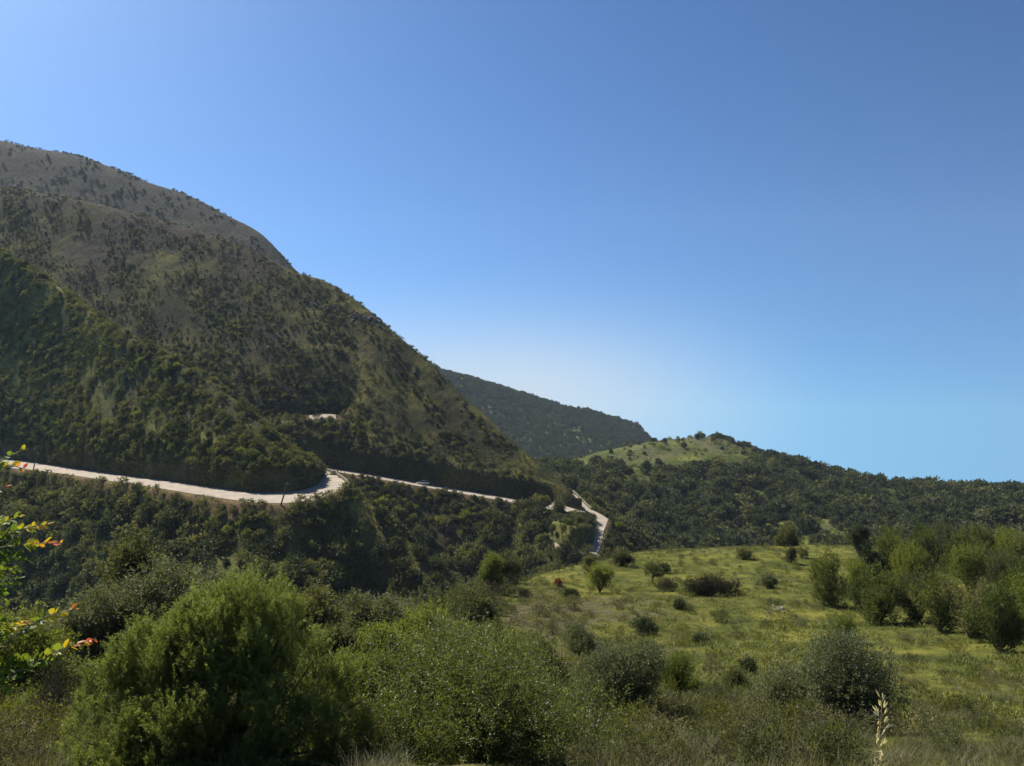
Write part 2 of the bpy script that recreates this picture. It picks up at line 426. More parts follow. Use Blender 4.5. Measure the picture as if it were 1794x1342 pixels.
def make_plant(name, label, cat, loc, w, h, lmat, n_spray, spray_len, n_leaf, leaf_l, leaf_w, seed, n_lobe=7, up=0.35, core=0.7, low=0.3,
               rz=None, group=None, parts=('foliage', 'stems'), smat=None, lobes=None, spread=0.35, d=None, r0=None, trunk_h=0.0, lean=0.0, n_br=30):
    rg = np.random.default_rng(seed)
    lb = np.array(lobes if lobes is not None else rand_lobes(rg, w, h - trunk_h, n_lobe, low, d), float)
    lb[:, 2] += trunk_h
    big = n_spray > 350
    V, Q, T, tips = crown(sublobes(lb, 16 + n_spray//80, seed=seed) if big else lb, n_spray, spray_len, n_leaf, leaf_l, leaf_w, up, 0.35 if big else core, spread, seed, zmin=trunk_h*0.5 - 0.1*h)
    root = empty(name, loc, rg.random()*6.28 if rz is None else rz)
    tag(root, label, cat, group)
    link(bpy.data.objects.new(parts[0], quad_mesh(parts[0], V, Q, [lmat], attrs={'tint': T})), root)
    SV, SQ = stems((0, 0, 0), lb, tips, n_br, r0 or 0.018*h + 0.004*w, seed)
    link(bpy.data.objects.new(parts[1], quad_mesh(parts[1], SV, SQ, [smat or M_bark], smooth=True)), root)
    return root

def copy_tree(o, parent=None):
    c = o.copy(); scene.collection.objects.link(c); c.parent = parent
    for ch in list(o.children): copy_tree(ch, c)
    return c

def proto(name, lmat, w, h, n_spray, spray_len, n_leaf, leaf_l, leaf_w, seed, n_lobe=6, up=0.3, core=0.72, low=0.3, trunk_h=0.0, stem=True, smat=None):
    """one small mesh (leaves and trunk together) for plants that are only a few pixels tall"""
    rg = np.random.default_rng(seed)
    lb = np.array(rand_lobes(rg, w, h-trunk_h, n_lobe, low), float); lb[:, 2] += trunk_h
    V, Q, T, tips = crown(lb, n_spray, spray_len, n_leaf, leaf_l, leaf_w, up, core, 0.35, seed, zmin=-0.1*h)
    parts = [(V, Q, T, 0)]
    if stem:
        SV, SQ = tube_arrays([(0, 0, -0.3*h), (0.02*w, 0, h*0.2), (0, 0.02*w, h*0.55)], [0.05*h, 0.035*h, 0.015*h], 5); parts.append((SV, SQ, None, 1))
    V, Q, T, Mi = merge(parts)
    return quad_mesh(name, V, Q, [lmat, smat or M_bark], Mi, {'tint': T})

def tuft(name, mat, w, h, n, bw, seed, seg=2, lean=0.6):
    rg = np.random.default_rng(seed)
    a = rg.random(n)*6.283; r = np.sqrt(rg.random(n))*w/2
    B = np.stack([np.cos(a)*r, np.sin(a)*r, np.full(n, -0.05*h)], -1)
    out = unit(np.stack([np.cos(a+rg.normal(0, .8, n)), np.sin(a+rg.normal(0, .8, n)), np.zeros(n)], -1))
    hh = h*(0.45+0.75*rg.random(n)); ln = lean*hh*rg.random(n)
    sd = np.cross(out, np.array([0, 0, 1.])) ; rot = rg.normal(0, .6, n)[:, None]; sd = unit(sd + out*rot)
    rows = []
    for k in range(seg+1):
        f = k/seg
        C = B + out*(ln*f**1.8)[:, None] + np.array([0, 0, 1.])*(hh*(f - 0.18*f*f))[:, None]
        wd = bw*(1 - 0.85*f)
        rows.append(np.stack([C - sd*wd/2, C + sd*wd/2], 1))
    V = np.stack(rows, 1)                                     # n, seg+1, 2, 3
    i = np.arange(n)[:, None]*(seg+1)*2 + np.arange(seg)[None]*2
    Q = np.stack([i, i+1, i+3, i+2], -1).reshape(-1, 4)
    T = np.repeat(np.clip(rg.normal(.5, .22, n), 0, 1), (seg+1)*2)
    return quad_mesh(name, V.reshape(-1, 3), Q, [mat], attrs={'tint': T})

# ------------------------------------------------------------------ countless things: points + geometry nodes
def stuff(name, label, P, protos, smin, smax, seed=0, zs=(0.85, 1.2), tilt=0.12, cat=None, scl=None):
    n = len(P)
    if n == 0: return None
    rg = np.random.default_rng(seed+99)
    me = bpy.data.meshes.new(name); me.vertices.add(n); me.vertices.foreach_set('co', np.asarray(P, np.float32).ravel())
    s = smin + (smax-smin)*rg.random(n)**1.6 if scl is None else scl
    S = np.stack([s*(0.85+.3*rg.random(n)), s*(0.85+.3*rg.random(n)), s*(zs[0]+(zs[1]-zs[0])*rg.random(n))], -1)
    Ro = np.stack([rg.normal(0, tilt, n), rg.normal(0, tilt, n), rg.random(n)*6.283], -1)
    for nm, ar, ty in (('scl', S, 'FLOAT_VECTOR'), ('rot', Ro, 'FLOAT_VECTOR')):
        at = me.attributes.new(nm, ty, 'POINT'); at.data.foreach_set('vector', ar.astype(np.float32).ravel())
    at = me.attributes.new('pick', 'INT', 'POINT'); at.data.foreach_set('value', rg.integers(0, len(protos), n).astype(np.int32))
    o = link(bpy.data.objects.new(name, me)); tag(o, label, cat, kind='stuff')
    g = bpy.data.node_groups.new(name + '_nodes', 'GeometryNodeTree')
    g.interface.new_socket('Geometry', in_out='INPUT', socket_type='NodeSocketGeometry')
    g.interface.new_socket('Geometry', in_out='OUTPUT', socket_type='NodeSocketGeometry')
    N, L = g.nodes, g.links
    gi = N.new('NodeGroupInput'); go = N.new('NodeGroupOutput'); mp = N.new('GeometryNodeMeshToPoints'); L.new(gi.outputs[0], mp.inputs['Mesh'])
    ip = N.new('GeometryNodeInstanceOnPoints'); L.new(mp.outputs[0], ip.inputs['Points'])
    jn = N.new('GeometryNodeJoinGeometry')
    for k, pm in enumerate(protos):
        po = bpy.data.objects.new(name + '_sprig', pm)
        oi = N.new('GeometryNodeObjectInfo'); oi.inputs['Object'].default_value = po; oi.inputs['As Instance'].default_value = False
        gt = N.new('GeometryNodeGeometryToInstance'); L.new(oi.outputs['Geometry'], gt.inputs[0]); L.new(gt.outputs[0], jn.inputs[0])
    L.new(jn.outputs[0], ip.inputs['Instance']); ip.inputs['Pick Instance'].default_value = True
    def na(nm, ty):
        a = N.new('GeometryNodeInputNamedAttribute'); a.data_type = ty; a.inputs[0].default_value = nm; return a.outputs[0]
    L.new(na('pick', 'INT'), ip.inputs['Instance Index'])
    er = N.new('FunctionNodeEulerToRotation'); L.new(na('rot', 'FLOAT_VECTOR'), er.inputs[0]); L.new(er.outputs[0], ip.inputs['Rotation'])
    L.new(na('scl', 'FLOAT_VECTOR'), ip.inputs['Scale'])
    L.new(ip.outputs[0], go.inputs[0])
    md = o.modifiers.new('scatter', 'NODES'); md.node_group = g
    return o

# ================================================================== TERRAIN
# ---- the slope under the viewpoint and the meadow
def prof(Ye, k=1.0):
    return None
gx = [-900, -200, 0, 300, 600, 740, 820, 880, 1000, 1150, 1450, 1794, 2700]
Yend = np.array([40, 38, 38, 42, 45, 50, 56, 70, 90, 112, 118, 112, 105.])
baseY = np.array([0, .7, 3, 6, 12, 20, 30, 45, 60, 85, 118.])
baseZ = np.array([-1.6, -1.72, -2.35, -3.4, -5.8, -8.6, -11.5, -14.9, -17.8, -21.9, -26.6])
def bz(Y): return pchip(baseY, baseZ, Y)
gcur = [dict(x=np.array(gx, float), Y=np.full(13, .7), z=bz(np.full(13, .7)))]
for f in (0.05, 0.12, 0.25, 0.45, 0.7, 1.0):
    Y = np.maximum(Yend*f, 1.2 + f*20)
    gcur.append(dict(x=np.array(gx, float), Y=Y, z=bz(Y)))
gcur.append(shift(gcur[-1], 12, -5)); gcur.append(shift(gcur[-1], 25, -19)); gcur.append(shift(gcur[-1], 40, -26))
gcols = np.concatenate([np.arange(-900, -150, 30), np.arange(-150, 1950, 3.5), np.arange(1950, 2701, 30)])
def gnoise(X, Y):
    s = np.clip(Y/25, 0.05, 1)
    return s*(0.55*fbm(X/14, Y/14, 3, 3) + 0.16*fbm(X/2.2, Y/2.2, 3, 5)) + np.clip(Y/12, .2, 1)*0.05*fbm(X/.5, Y/.5, 2, 8)
G = Sheet(gcols, gcur, [10, 14, 26, 44, 60, 80, 16, 16, 8], [1]*10, gnoise)
gpx, gpy = project(G.V)
gdry = 0.10 + 0.55*fbm(G.X/9, G.Y/9, 3, 21)
gdry += 0.85*np.clip((60-G.Y)/40, 0, 1)*np.clip((G.Y-3)/6, 0, 1)*np.where(gpx < 1200, 0.9, 0.15)          # coarse dry slope near by
gdry += 0.75*np.exp(-(((gpx-960)/110)**2 + ((gpy-1080)/45)**2)*1.2)                                            # heath patch
gdry += 0.25*np.clip((gpx-1560)/150, 0, 1)*np.clip((gpy-1180)/60, 0, 1)
G.build('ground', M_meadow, {'dry': np.clip(gdry, 0, 1), 'dirt': np.zeros_like(gdry)})

# ---- near spur with the first road
Z1 = -29.0
rx = [-300, 0, 25, 58, 181, 290, 380, 453, 493, 536, 580, 598, 608, 612]
ro = [786, 812, 821, 824, 841, 857.5, 872, 881, 882, 878.5, 866.5, 858, 852.5, 850]
Bout = curve(rx, ro, z=np.full(14, Z1))
bx = np.array([-300, 0, 150, 300, 400, 453, 500, 536, 560, 571, 585, 598, 612.])
bi_off = np.array([16, 14, 14, 14, 13.5, 13, 14, 18, 26, 0, 0, 0, 0.])
Yo = pchip(rx, Bout['Y'], bx)
Yin = Yo + bi_off
far_py = {571: 825, 585: 830.5, 598: 838, 612: 849.8}
for i, x in enumerate(bx):
    if x in far_py: Yin[i] = Z1*F/(HY - far_py[x])
Yin[8] = Z1*F/(HY - 846)          # inner foot just before the nose
Yin[7] = Z1*F/(HY - 857)
Bin = dict(x=bx, Y=Yin, z=np.full(13, Z1 + 0.0))
ex = np.array([-300, 0, 300, 453, 560, 612, 650, 700, 740, 800, 860.])
# top-of-slope silhouette of the spur, and its nose running down right of the bend
sil_x = np.array([-300, 0, 84, 127, 201, 285, 352, 420, 470, 520, 548, 562, 571, 598, 612.])
sil_p = np.array([305, 440, 490, 522, 572, 619, 656, 705, 745, 786, 806, 816, 822, 840, 852.])
sil_Y = np.array([420, 300, 285, 275, 252, 232, 222, 210, 205, 203, 204, 207, 222, 206, 191.])
Btop = curve(sil_x, sil_p, sil_Y)
bcols = np.unique(np.concatenate([np.arange(-300, -20, 8), np.arange(-20, 540, 2.5), np.arange(540, 612.01, 1.0)]))
def on(c): return dict(x=bcols, Y=pchip(c['x'], c['Y'], bcols), z=pchip(c['x'], c['z'], bcols))
cO, cI, cT = on(Bout), on(Bin), on(Btop)
nose = np.clip((566 - bcols)/14, 0, 1)
# bank foot -> bank top
bank_h = 5.2*nose; cK = dict(x=bcols, Y=cI['Y'] + 1.5*nose + .2, z=cI['z'] + bank_h - (1-nose)*0.3)
cT['Y'] = np.maximum(cT['Y'], cK['Y'] + 1.0)
cT['z'] = np.where(bcols < 566, (HY - pchip(sil_x, sil_p, bcols))/F*cT['Y'], cK['z'] - 1.0)
mid = dict(x=bcols, Y=cK['Y']*0.5 + cT['Y']*0.5, z=cK['z']*0.5 + cT['z']*0.5 + 1.2*nose)
low3 = dict(x=bcols, Y=cO['Y']-1.6, z=cO['z']-0.15)
low2 = dict(x=bcols, Y=cO['Y']-4.2, z=cO['z']-2.6)
low1 = dict(x=bcols, Y=cO['Y']-8, z=cO['z']-5.9)
ter2 = dict(x=bcols, Y=cO['Y']-11.6, z=cO['z']-9.2)
ter1 = dict(x=bcols, Y=cO['Y']-15.8, z=cO['z']-9.9)
low0 = dict(x=bcols, Y=cO['Y']-40, z=cO['z']-33)
bk1 = dict(x=bcols, Y=cT['Y']+12, z=cT['z']-7); bk2 = dict(x=bcols, Y=cT['Y']+60, z=cT['z']-60)
def bnoise(X, Y):
    u = X*0.80 + Y*0.60; v = X*0.60 - Y*0.80
    return 1.3*fbm(X/30, Y/30, 3, 31) + 0.5*fbm(u/6, v/18, 3, 33) + 0.2*fbm(X/3.5, Y/3.5, 2, 35)
lowz = shift(low0, -30, -30)
B = Sheet(bcols, [lowz, low0, ter1, ter2, low1, low2, low3, cO, cI, cK, mid, cT, bk1, bk2], [8, 34, 6, 6, 10, 4, 3, 8, 10, 60, 60, 8, 10],
          [1, 1.5, .3, .6, 1.2, .6, .1, 0, 0, .9, 1, .35, .8, 1], bnoise)
B.t = B.t - 1
tB = np.broadcast_to(B.t[:, None], B.X.shape)
dry = 0.28 + 0.6*fbm(B.X/12, B.Y/12, 3, 41) - 0.25*(tB < 3) + 0.35*(tB > 8.6)*(B.cols[None] > 300)
dirt = np.clip(np.where((tB >= 3.9) & (tB <= 6.0), 0.75, 0) * (0.6 + 0.8*fbm(B.X/3, B.Y/3, 3, 43)), 0, 1) + 0
dry = np.where((tB > 7) & (tB < 8), dry + .5, dry)
B.build('hillside', M_near, {'dry': np.clip(dry, 0, 1), 'dirt': np.clip(dirt, 0, 1)})
B.strip('road', M_road, B.row0[7], B.row0[8], -300, 612, 0.07)

# ---- nose of the spur running down to the gully, right of the bend
nx = np.arange(560, 905, 3.0)
n_sil = pchip([560, 612, 650, 700, 760, 830, 905], [858, 853, 880, 928, 985, 1050, 1120], nx)
n_Y = pchip([560, 612, 700, 800, 905], [186, 190, 182, 170, 160], nx)
nT = curve(nx, n_sil, n_Y); nT['z'] = nT['z'] - 0.5
N_ = Sheet(nx, [shift(nT, -36, -36), shift(nT, -16, -14.5), shift(nT, -4, -2.4), nT, shift(nT, 6, -3.2), shift(nT, 30, -24), shift(nT, 70, -50)], [24, 22, 8, 8, 18, 10],
           [1.4, 1.2, .5, .35, .7, 1, 1], bnoise)
N_.build('hillside', M_near, {'dry': np.clip(0.25 + 0.6*fbm(N_.X/10, N_.Y/10, 3, 45), 0, 1), 'dirt': np.zeros_like(N_.X)})

# ---- the mountain with the second road
Z2 = -46.0
ccols = np.unique(np.concatenate([np.arange(-300, 0, 10), np.arange(0, 540, 4.0), np.arange(540, 1020, 2.2)]))
c1 = curve([-300, 0, 300, 570, 620, 655, 740, 850, 965, 991, 1020], [790, 800, 815, 825, 832, 838, 853, 872, 893, 899, 905], np.array([320, 300, 285, 277, 274, 272, 270, 266, 256, 250.5, 246.]))
rid = curve([-300, 0, 100, 200, 300, 400, 470, 527, 560, 600, 640, 680, 720, 757, 800, 850, 900, 950, 975, 992, 1004, 1020],
            [310, 330, 345, 365, 392, 425, 455, 482, 491, 511, 537, 572, 607, 638, 681, 727, 776, 822, 843, 864, 880, 898],
            np.full(22, 300.))
def onc(c): return dict(x=ccols, Y=pchip(c['x'], c['Y'], ccols), z=pchip(c['x'], c['z'], ccols))
c1 = onc(c1); c2 = shift(c1, 7.5, 0.0)
# the crest lies where a slope of 38 degrees above the road reaches its bearing line
rr_ = rid['z']/rid['Y']; yr_ = np.interp(rid['x'], ccols, c2['Y']); zr_ = np.interp(rid['x'], ccols, c2['z'])
rid['Y'] = np.maximum((yr_ - zr_/.78)/(1 - rr_/.78), yr_ + 5); rid['z'] = rr_*rid['Y']; rid = onc(rid)
room = np.clip((rid['Y']-c2['Y']-1)/8, 0.05, 1)
c3 = dict(x=ccols, Y=c2['Y']+1.8*room, z=c2['z']+6.0*room)
def lay(fr, bulge=0.0): return dict(x=ccols, Y=c3['Y']*(1-fr)+rid['Y']*fr, z=c3['z']*(1-fr)+rid['z']*fr + bulge*np.clip((rid['Y']-c3['Y'])/100, 0, 1))
m1 = lay(.30, 2); 
# the terrace with the gravel lay-by
inb = np.clip((ccols-420)/30, 0, 1)*np.clip((640-ccols)/40, 0, 1)
kb1 = curve([0, 420, 460, 545, 570, 600, 640, 1020], [735, 741, 741, 738.5, 736, 737, 742, 742], np.array([299, 299, 298, 297, 297, 297, 297, 297.])); kb1 = onc(kb1)
kb2 = dict(x=ccols, Y=kb1['Y']+14, z=kb1['z']+1.7); kb3 = dict(x=ccols, Y=kb2['Y']+3, z=kb2['z']+4.5)
ta, tb, tc = lay(.22), lay(.36), lay(.42)
def mixc(a, b, w): return dict(x=ccols, Y=a['Y']*(1-w)+b['Y']*w, z=a['z']*(1-w)+b['z']*w)
k1, k2, k3 = mixc(ta, kb1, inb), mixc(tb, kb2, inb), mixc(tc, kb3, inb)
m2 = lay(.72, 3)
d3 = shift(c1, -1.2, -0.1); d2 = shift(c1, -4, -2.6)
gul = curve([-300, 0, 300, 570, 640, 740, 850, 930, 985, 1020], [900, 900, 900, 935, 1000, 1085, 1100, 1060, 1010, 1010], np.array([262, 258, 250, 240, 234, 229, 226, 224, 224, 226.])); gul = onc(gul)
def cnoise(X, Y):
    u = X*0.75 + Y*0.66; v = X*0.66 - Y*0.75
    return 3.2*fbm(X/70, Y/70, 3, 51) + 1.7*fbm(u/9, v/60, 3, 53) + 0.9*np.abs(fbm(u/5, v/40, 2, 57)) + 0.8*fbm(X/4.5, Y/4.5, 3, 55)
Cm = Sheet(ccols, [gul, d2, d3, c1, c2, c3, k1, k2, k3, m2, rid, shift(rid, 18, -7), shift(rid, 70, -35), shift(rid, 220, -160)],
           [40, 4, 3, 6, 8, 26, 8, 6, 40, 40, 10, 10, 10], [1.2, .5, .1, 0, 0, .6, .35, .1, .35, 1, .25, .6, 1, 1], cnoise)
tC = np.broadcast_to(Cm.t[:, None], Cm.X.shape); pxC, pyC = project(Cm.V)
up_ = np.clip((tC-8.0)/2.0, 0, 1)*np.clip((900-pxC)/300, .25, 1)
dry = 0.12 + 0.75*up_ + 0.55*fbm(Cm.X/26, Cm.Y/26, 4, 61) + 0.25*np.clip((pxC-640)/120, 0, 1)*(tC > 8.5) - 0.5*np.clip((pxC-860)/60, 0, 1)*(tC > 5)
dry -= 0.7*np.clip((130-pxC)/120, 0, 1)*np.clip((pyC-330)/60, 0, 1)
rim = np.clip((tC-9.15)/.5, 0, 1)*np.clip((pxC-500)/60, 0, 1); dry -= 1.6*rim
dirt = np.where((tC > 1.0) & (tC <= 3.0), 0.8, 0)*np.clip(0.6+fbm(Cm.X/4, Cm.Y/4, 3, 63), 0, 1) + np.where((tC > 6.0) & (tC < 6.95), 0.25, 0)*inb[None]
Cm.build('mountain', M_mount, {'dry': np.clip(dry, 0, 1), 'dirt': np.clip(dirt, 0, 1)})
Cm.strip('road', M_road, Cm.row0[3], Cm.row0[4], 560, 1003, 0.08)
Cm.strip('gravel_path', M_gravel, Cm.row0[6]+1, Cm.row0[7]-1, 541, 590, 0.12)

# ---- hairpin shelf below the mountain's toe
def on_plane(px, py):
    r = (HY-py)/F                       # z = -46 - .17*(254-Y) = r*Y
    Y = (-46 - .17*254)/(r - .17)
    return np.array([(px-CX)/F*Y, Y, r*Y])
road_img = [(955, 890), (975, 876), (992, 867), (1008, 866), (1022, 880), (1035, 893), (1050, 900), (1066, 910), (1061, 924), (1057, 937), (1053, 958), (1046, 970), (1030, 977), (1008, 979), (990, 972),
            (972, 960), (972, 950), (990, 962), (1012, 965), (1030, 963), (1039, 955), (1041, 940), (1041, 928), (1044, 918), (1041, 908), (1030, 902), (1015, 898), (1004, 899), (991, 901.5), (975, 899), (955, 895)]
knoll_img = [(962, 896), (975, 899), (991, 901), (1004, 899), (1015, 898), (1030, 902), (1041, 908), (1044, 918), (1041, 928), (1041, 940), (1039, 955), (1030, 963), (1012, 965), (990, 962), (972, 950), (958, 935)]
shelf_img = [(930, 885), (960, 872), (992, 864), (1010, 864), (1036, 892), (1052, 899), (1068, 909), (1063, 925), (1059, 938), (1055, 960), (1049, 972), (1032, 979), (1005, 981), (985, 975), (960, 958), (940, 930)]
RP = np.array([on_plane(*p) for p in road_img]); KP = np.array([on_plane(*p) for p in knoll_img]); SP = np.array([on_plane(*p) for p in shelf_img])
def poly_dist(P, X, Y):
    """signed distance to a polygon in plan, positive inside"""
    d = np.full(X.shape, 1e9); ins = np.zeros(X.shape, bool); n = len(P)
    for i in range(n):
        x1, y1 = P[i, :2]; x2, y2 = P[(i+1) % n, :2]; ex, ey = x2-x1, y2-y1
        t = np.clip(((X-x1)*ex + (Y-y1)*ey)/(ex*ex+ey*ey+1e-9), 0, 1)
        d = np.minimum(d, np.hypot(X-x1-t*ex, Y-y1-t*ey))
        c = ((y1 > Y) != (y2 > Y)) & (X < (x2-x1)*(Y-y1)/(y2-y1+1e-12) + x1); ins ^= c
    return np.where(ins, d, -d)
hx, hy = np.meshgrid(np.arange(2, 48, .45), np.arange(196, 300, .45))
hz = -46 - .17*(254-hy)
sd = poly_dist(SP, hx, hy); kd = poly_dist(KP, hx, hy)
hz = hz - np.maximum(0, -sd)*0.85 + np.where(sd < -1.5, 0.8*fbm(hx/4, hy/4, 3, 71), 0) - 0.05
khz = np.minimum(hz + np.maximum(kd, 0)*1.9, -46.5 + .06*np.clip(249-hy, 0, 20) + 0.5*fbm(hx/3, hy/3, 3, 73))
hz = np.where(kd > 0, np.maximum(hz, khz), hz)
nr, nc = hx.shape; i, j = np.meshgrid(np.arange(nr-1), np.arange(nc-1), indexing='ij')
Qh = np.stack([i*nc+j, i*nc+j+1, (i+1)*nc+j+1, (i+1)*nc+j], -1).reshape(-1, 4)
HV = np.stack([hx, hy, hz], -1)
meh = quad_mesh('hillside', HV, Qh, [M_near], attrs={'dry': np.clip(0.3+fbm(hx/6, hy/6, 3, 75), 0, 1).ravel(), 'dirt': (np.clip(1-np.abs(sd)/1.0, 0, 1)*0.35).ravel()}, smooth=True)
tag(link(bpy.data.objects.new('hillside', meh)), kind='structure')
RPz = RP.copy(); RPz[:, 2] += 0.06
tag(link(bpy.data.objects.new('road', poly_mesh('road', RPz, [list(range(len(RPz)))], [M_road]))), kind='structure')

# ---- pale shoulder high on the left, behind
dc = np.arange(-300, 640, 5.0)
D_r = curve([-300, 0, 60, 115, 200, 260, 330, 400, 455, 490, 522, 560, 600, 640], [215, 250, 263, 271, 298, 323, 344, 380, 410, 444, 478, 515, 560, 600],
            [960, 900, 890, 880, 860, 845, 830, 810, 790, 775, 760, 745, 730, 720])
D_b = curve([-300, 0, 300, 522, 640], [400, 430, 470, 560, 650], np.array([690, 670, 620, 590, 580.]))
D_m = curve([-300, 0, 300, 522, 640], [310, 345, 410, 520, 625], np.array([790, 770, 725, 680, 650.]))
def dnoise(X, Y): return 5*fbm(X/110, Y/110, 3, 81) + 2.0*fbm(X/28, Y/28, 3, 83) + 0.9*fbm(X/8, Y/8, 3, 85)
D = Sheet(dc, [D_b, D_m, D_r, shift(D_r, 40, -14), shift(D_r, 300, -200)], [40, 40, 8, 12], [1, 1, .3, .6, 1], dnoise)
D.build('mountain', M_mount, {'dry': np.clip(0.75 + 0.5*fbm(D.X/50, D.Y/50, 4, 87), 0, 1), 'dirt': np.zeros_like(D.X)})

# ---- far blue ridge
ec = np.arange(680, 1220, 4.0)
E_r = curve([680, 757, 775, 830, 870, 920, 960, 1000, 1030, 1060, 1090, 1120, 1141, 1160, 1220], [612, 641, 650, 664, 677, 692, 705, 716, 721, 729, 738, 751, 775, 800, 850],
            [1250]*7 + [1230, 1220, 1200, 1190, 1180, 1170, 1160, 1150])
E_b = curve([680, 1220], [860, 900], np.array([760, 740.])); E_m = curve([680, 900, 1100, 1220], [730, 770, 800, 870], np.array([1010, 990, 980, 960.]))
E = Sheet(ec, [E_b, E_m, E_r, shift(E_r, 50, -12), shift(E_r, 400, -250)], [40, 40, 8, 12], [1, 1, .25, .6, 1],
          lambda X, Y: 9*fbm(X/130, Y/130, 3, 91) + 3*fbm(X/35, Y/35, 3, 93) + 1.5*fbm(X/10, Y/10, 2, 95))
E.build('hill', M_wood, {'dry': np.clip(0.6+0.4*fbm(E.X/60, E.Y/60, 3, 97), 0, 1), 'dirt': np.zeros_like(E.X)})

# ---- wooded knoll on the right
fc = np.concatenate([np.arange(880, 1900, 4.0), np.arange(1900, 2500, 12)])
F_r = curve([880, 940, 970, 1000, 1050, 1100, 1150, 1200, 1250, 1300, 1350, 1400, 1450, 1500, 1560, 1620, 1700, 1794, 2000, 2500],
            [835, 820, 813, 806, 793, 782, 773, 768, 766, 779, 798, 817, 834, 846, 855, 861, 866, 872, 888, 930],
            [440, 450, 460, 465, 480, 495, 508, 518, 524, 515, 500, 485, 470, 455, 440, 425, 405, 380, 340, 300])
F_m2 = curve([880, 970, 1250, 1500, 1794, 2500], [850, 835, 800, 862, 885, 950], np.array([400, 410, 455, 400, 335, 260.]))
F_m1 = curve([880, 970, 1250, 1500, 1794, 2500], [895, 885, 862, 900, 915, 980], np.array([340, 350, 385, 340, 285, 220.]))
F_1 = curve([880, 970, 1250, 1500, 1794, 2500], [960, 960, 960, 962, 965, 1030], np.array([285, 290, 300, 270, 235, 190.]))
F_0 = curve([880, 2500], [1080, 1120], np.array([225, 160.]))
Fh = Sheet(fc, [F_0, F_1, F_m1, F_m2, F_r, shift(F_r, 30, -8), shift(F_r, 150, -90)], [12, 30, 30, 34, 8, 10], [1, 1, 1, .8, .2, .6, 1],
           lambda X, Y: 2.2*fbm(X/55, Y/55, 3, 101) + 0.9*fbm(X/14, Y/14, 3, 103) + 0.4*fbm(X/4, Y/4, 2, 105))
pxF, pyF = project(Fh.V)
Fh.build('hill', M_wood, {'dry': np.clip(0.1 + 0.5*fbm(Fh.X/25, Fh.Y/25, 3, 107) + 0.58*np.clip(1-np.abs(pxF-1180)/260, 0, 1)*np.clip((830-pyF)/30, 0, 1), 0, 1), 'dirt': np.zeros_like(Fh.X)})

# sheets as one depth test, to know which far plants the viewpoint sees
bvh = []
for s_ in (G, B, N_, Cm, D, E, Fh):
    bvh.append(BVHTree.FromPolygons([Vector(v) for v in s_.V.reshape(-1, 3)[:, :].tolist()], s_.quads().tolist()))
def seen(p, h):
    q = Vector((p[0], p[1], p[2] + h)); d = q.length; n = q/d
    for b in bvh:
        r = b.ray_cast(Vector((0, 0, 0)), n, d - 2.0)
        if r[0] is not None: return False
    return True
print('terrain built')

# ================================================================== VEGETATION OF THE FAR AND MIDDLE SLOPES
def U(name, mat, w=1.25, seed=0, n=110, nl=6, ll=.17, lw=.10, **k): return proto(name, mat, w, 1.0, n, .20, nl, ll, lw, seed, **k)
P_bush = [U('round_shrub', L_bush, 1.35, 11), U('spreading_shrub', L_bush, 1.7, 12), U('loose_shrub', L_bush, 1.2, 13, n=80, core=.5), U('leafy_shrub', L_fresh, 1.3, 14)]
P_dark = [U('dark_shrub', L_dark, 1.2, 21), U('dark_bush', L_dark, 1.5, 22), U('dark_tall_shrub', L_dark, .9, 23)]
P_heath = [U('heath_clump', L_heath, 1.9, 31, n=60, nl=6, up=.5), U('heath_tuft', L_heath, 1.6, 32, n=50, nl=7, up=.6), U('heath_bush', L_bush, 1.6, 33, n=60, up=.5)]
P_wood = [U('broad_tree', L_wood, 1.05, 41, n=150, trunk_h=.14, low=.15), U('round_tree', L_wood, .9, 42, n=140, trunk_h=.16, low=.1), U('tall_tree', L_wood, .72, 43, n=130, trunk_h=.12, low=.05),
          U('loose_tree', L_bush, 1.0, 44, n=110, trunk_h=.15, core=.5, low=.1), U('dark_tree', L_dark, .85, 45, n=140, trunk_h=.1, low=.1)]
P_tus = [tuft('grass_tussock', L_grass, 1.0, .55, 46, .07, 51), tuft('grass_tussock', L_grass, 1.2, .45, 50, .08, 52), tuft('dry_tussock', L_weed, 1.0, .6, 46, .07, 53)]

def in_frame(P, m=60):
    px, py = project(P); return (px > -m) & (px < 1794+m) & (py < 1342+3*m)
def sizes(n, a, b, rg, p=2.2): return a + (b-a)*rg.random(n)**p

def pick_largest(P, S, count):
    """indices of the plants that show largest in the photograph"""
    px, py = project(P); show = S/P[:, 1]; ok = (px > 3) & (px < 1791) & (py > 0) & (py < 1330)
    order = np.argsort(-show*ok); out = []
    for i in order:
        if not ok[i]: break
        if seen(P[i], S[i]*0.6): out.append(i)
        if len(out) >= count: break
    return np.array(out, int)

def individuals(name, cat, P, S, protos, zone, seed=0, tilt=.06):
    """zone(px, py) -> (label, group); one object per plant, meshes shared"""
    rg = np.random.default_rng(seed)
    px, py = project(P)
    for i in range(len(P)):
        o = bpy.data.objects.new(name, protos[rg.integers(len(protos))])
        s = S[i]; o.location = P[i] ; o.scale = (s*(.85+.3*rg.random()), s*(.85+.3*rg.random()), s*(.85+.3*rg.random()))
        o.rotation_euler = (rg.normal(0, tilt), rg.normal(0, tilt), rg.random()*6.283)
        lb, gr = zone(px[i], py[i]); tag(o, lb, cat, gr); link(o)

def clump(X, Y, sc, seed, k=3.0, b=0.5, sy=None):
    return np.clip(b + k*fbm(X/sc, Y/(sy or sc), 3, seed), 0, 1)
def streak(X, Y, sc, ln, seed, k=3.0, b=.5, a=0.66):
    ca, sa = math.cos(a), math.sin(a)
    return np.clip(b + k*fbm((X*ca+Y*sa)/sc, (X*sa-Y*ca)/ln, 3, seed), 0, 1)

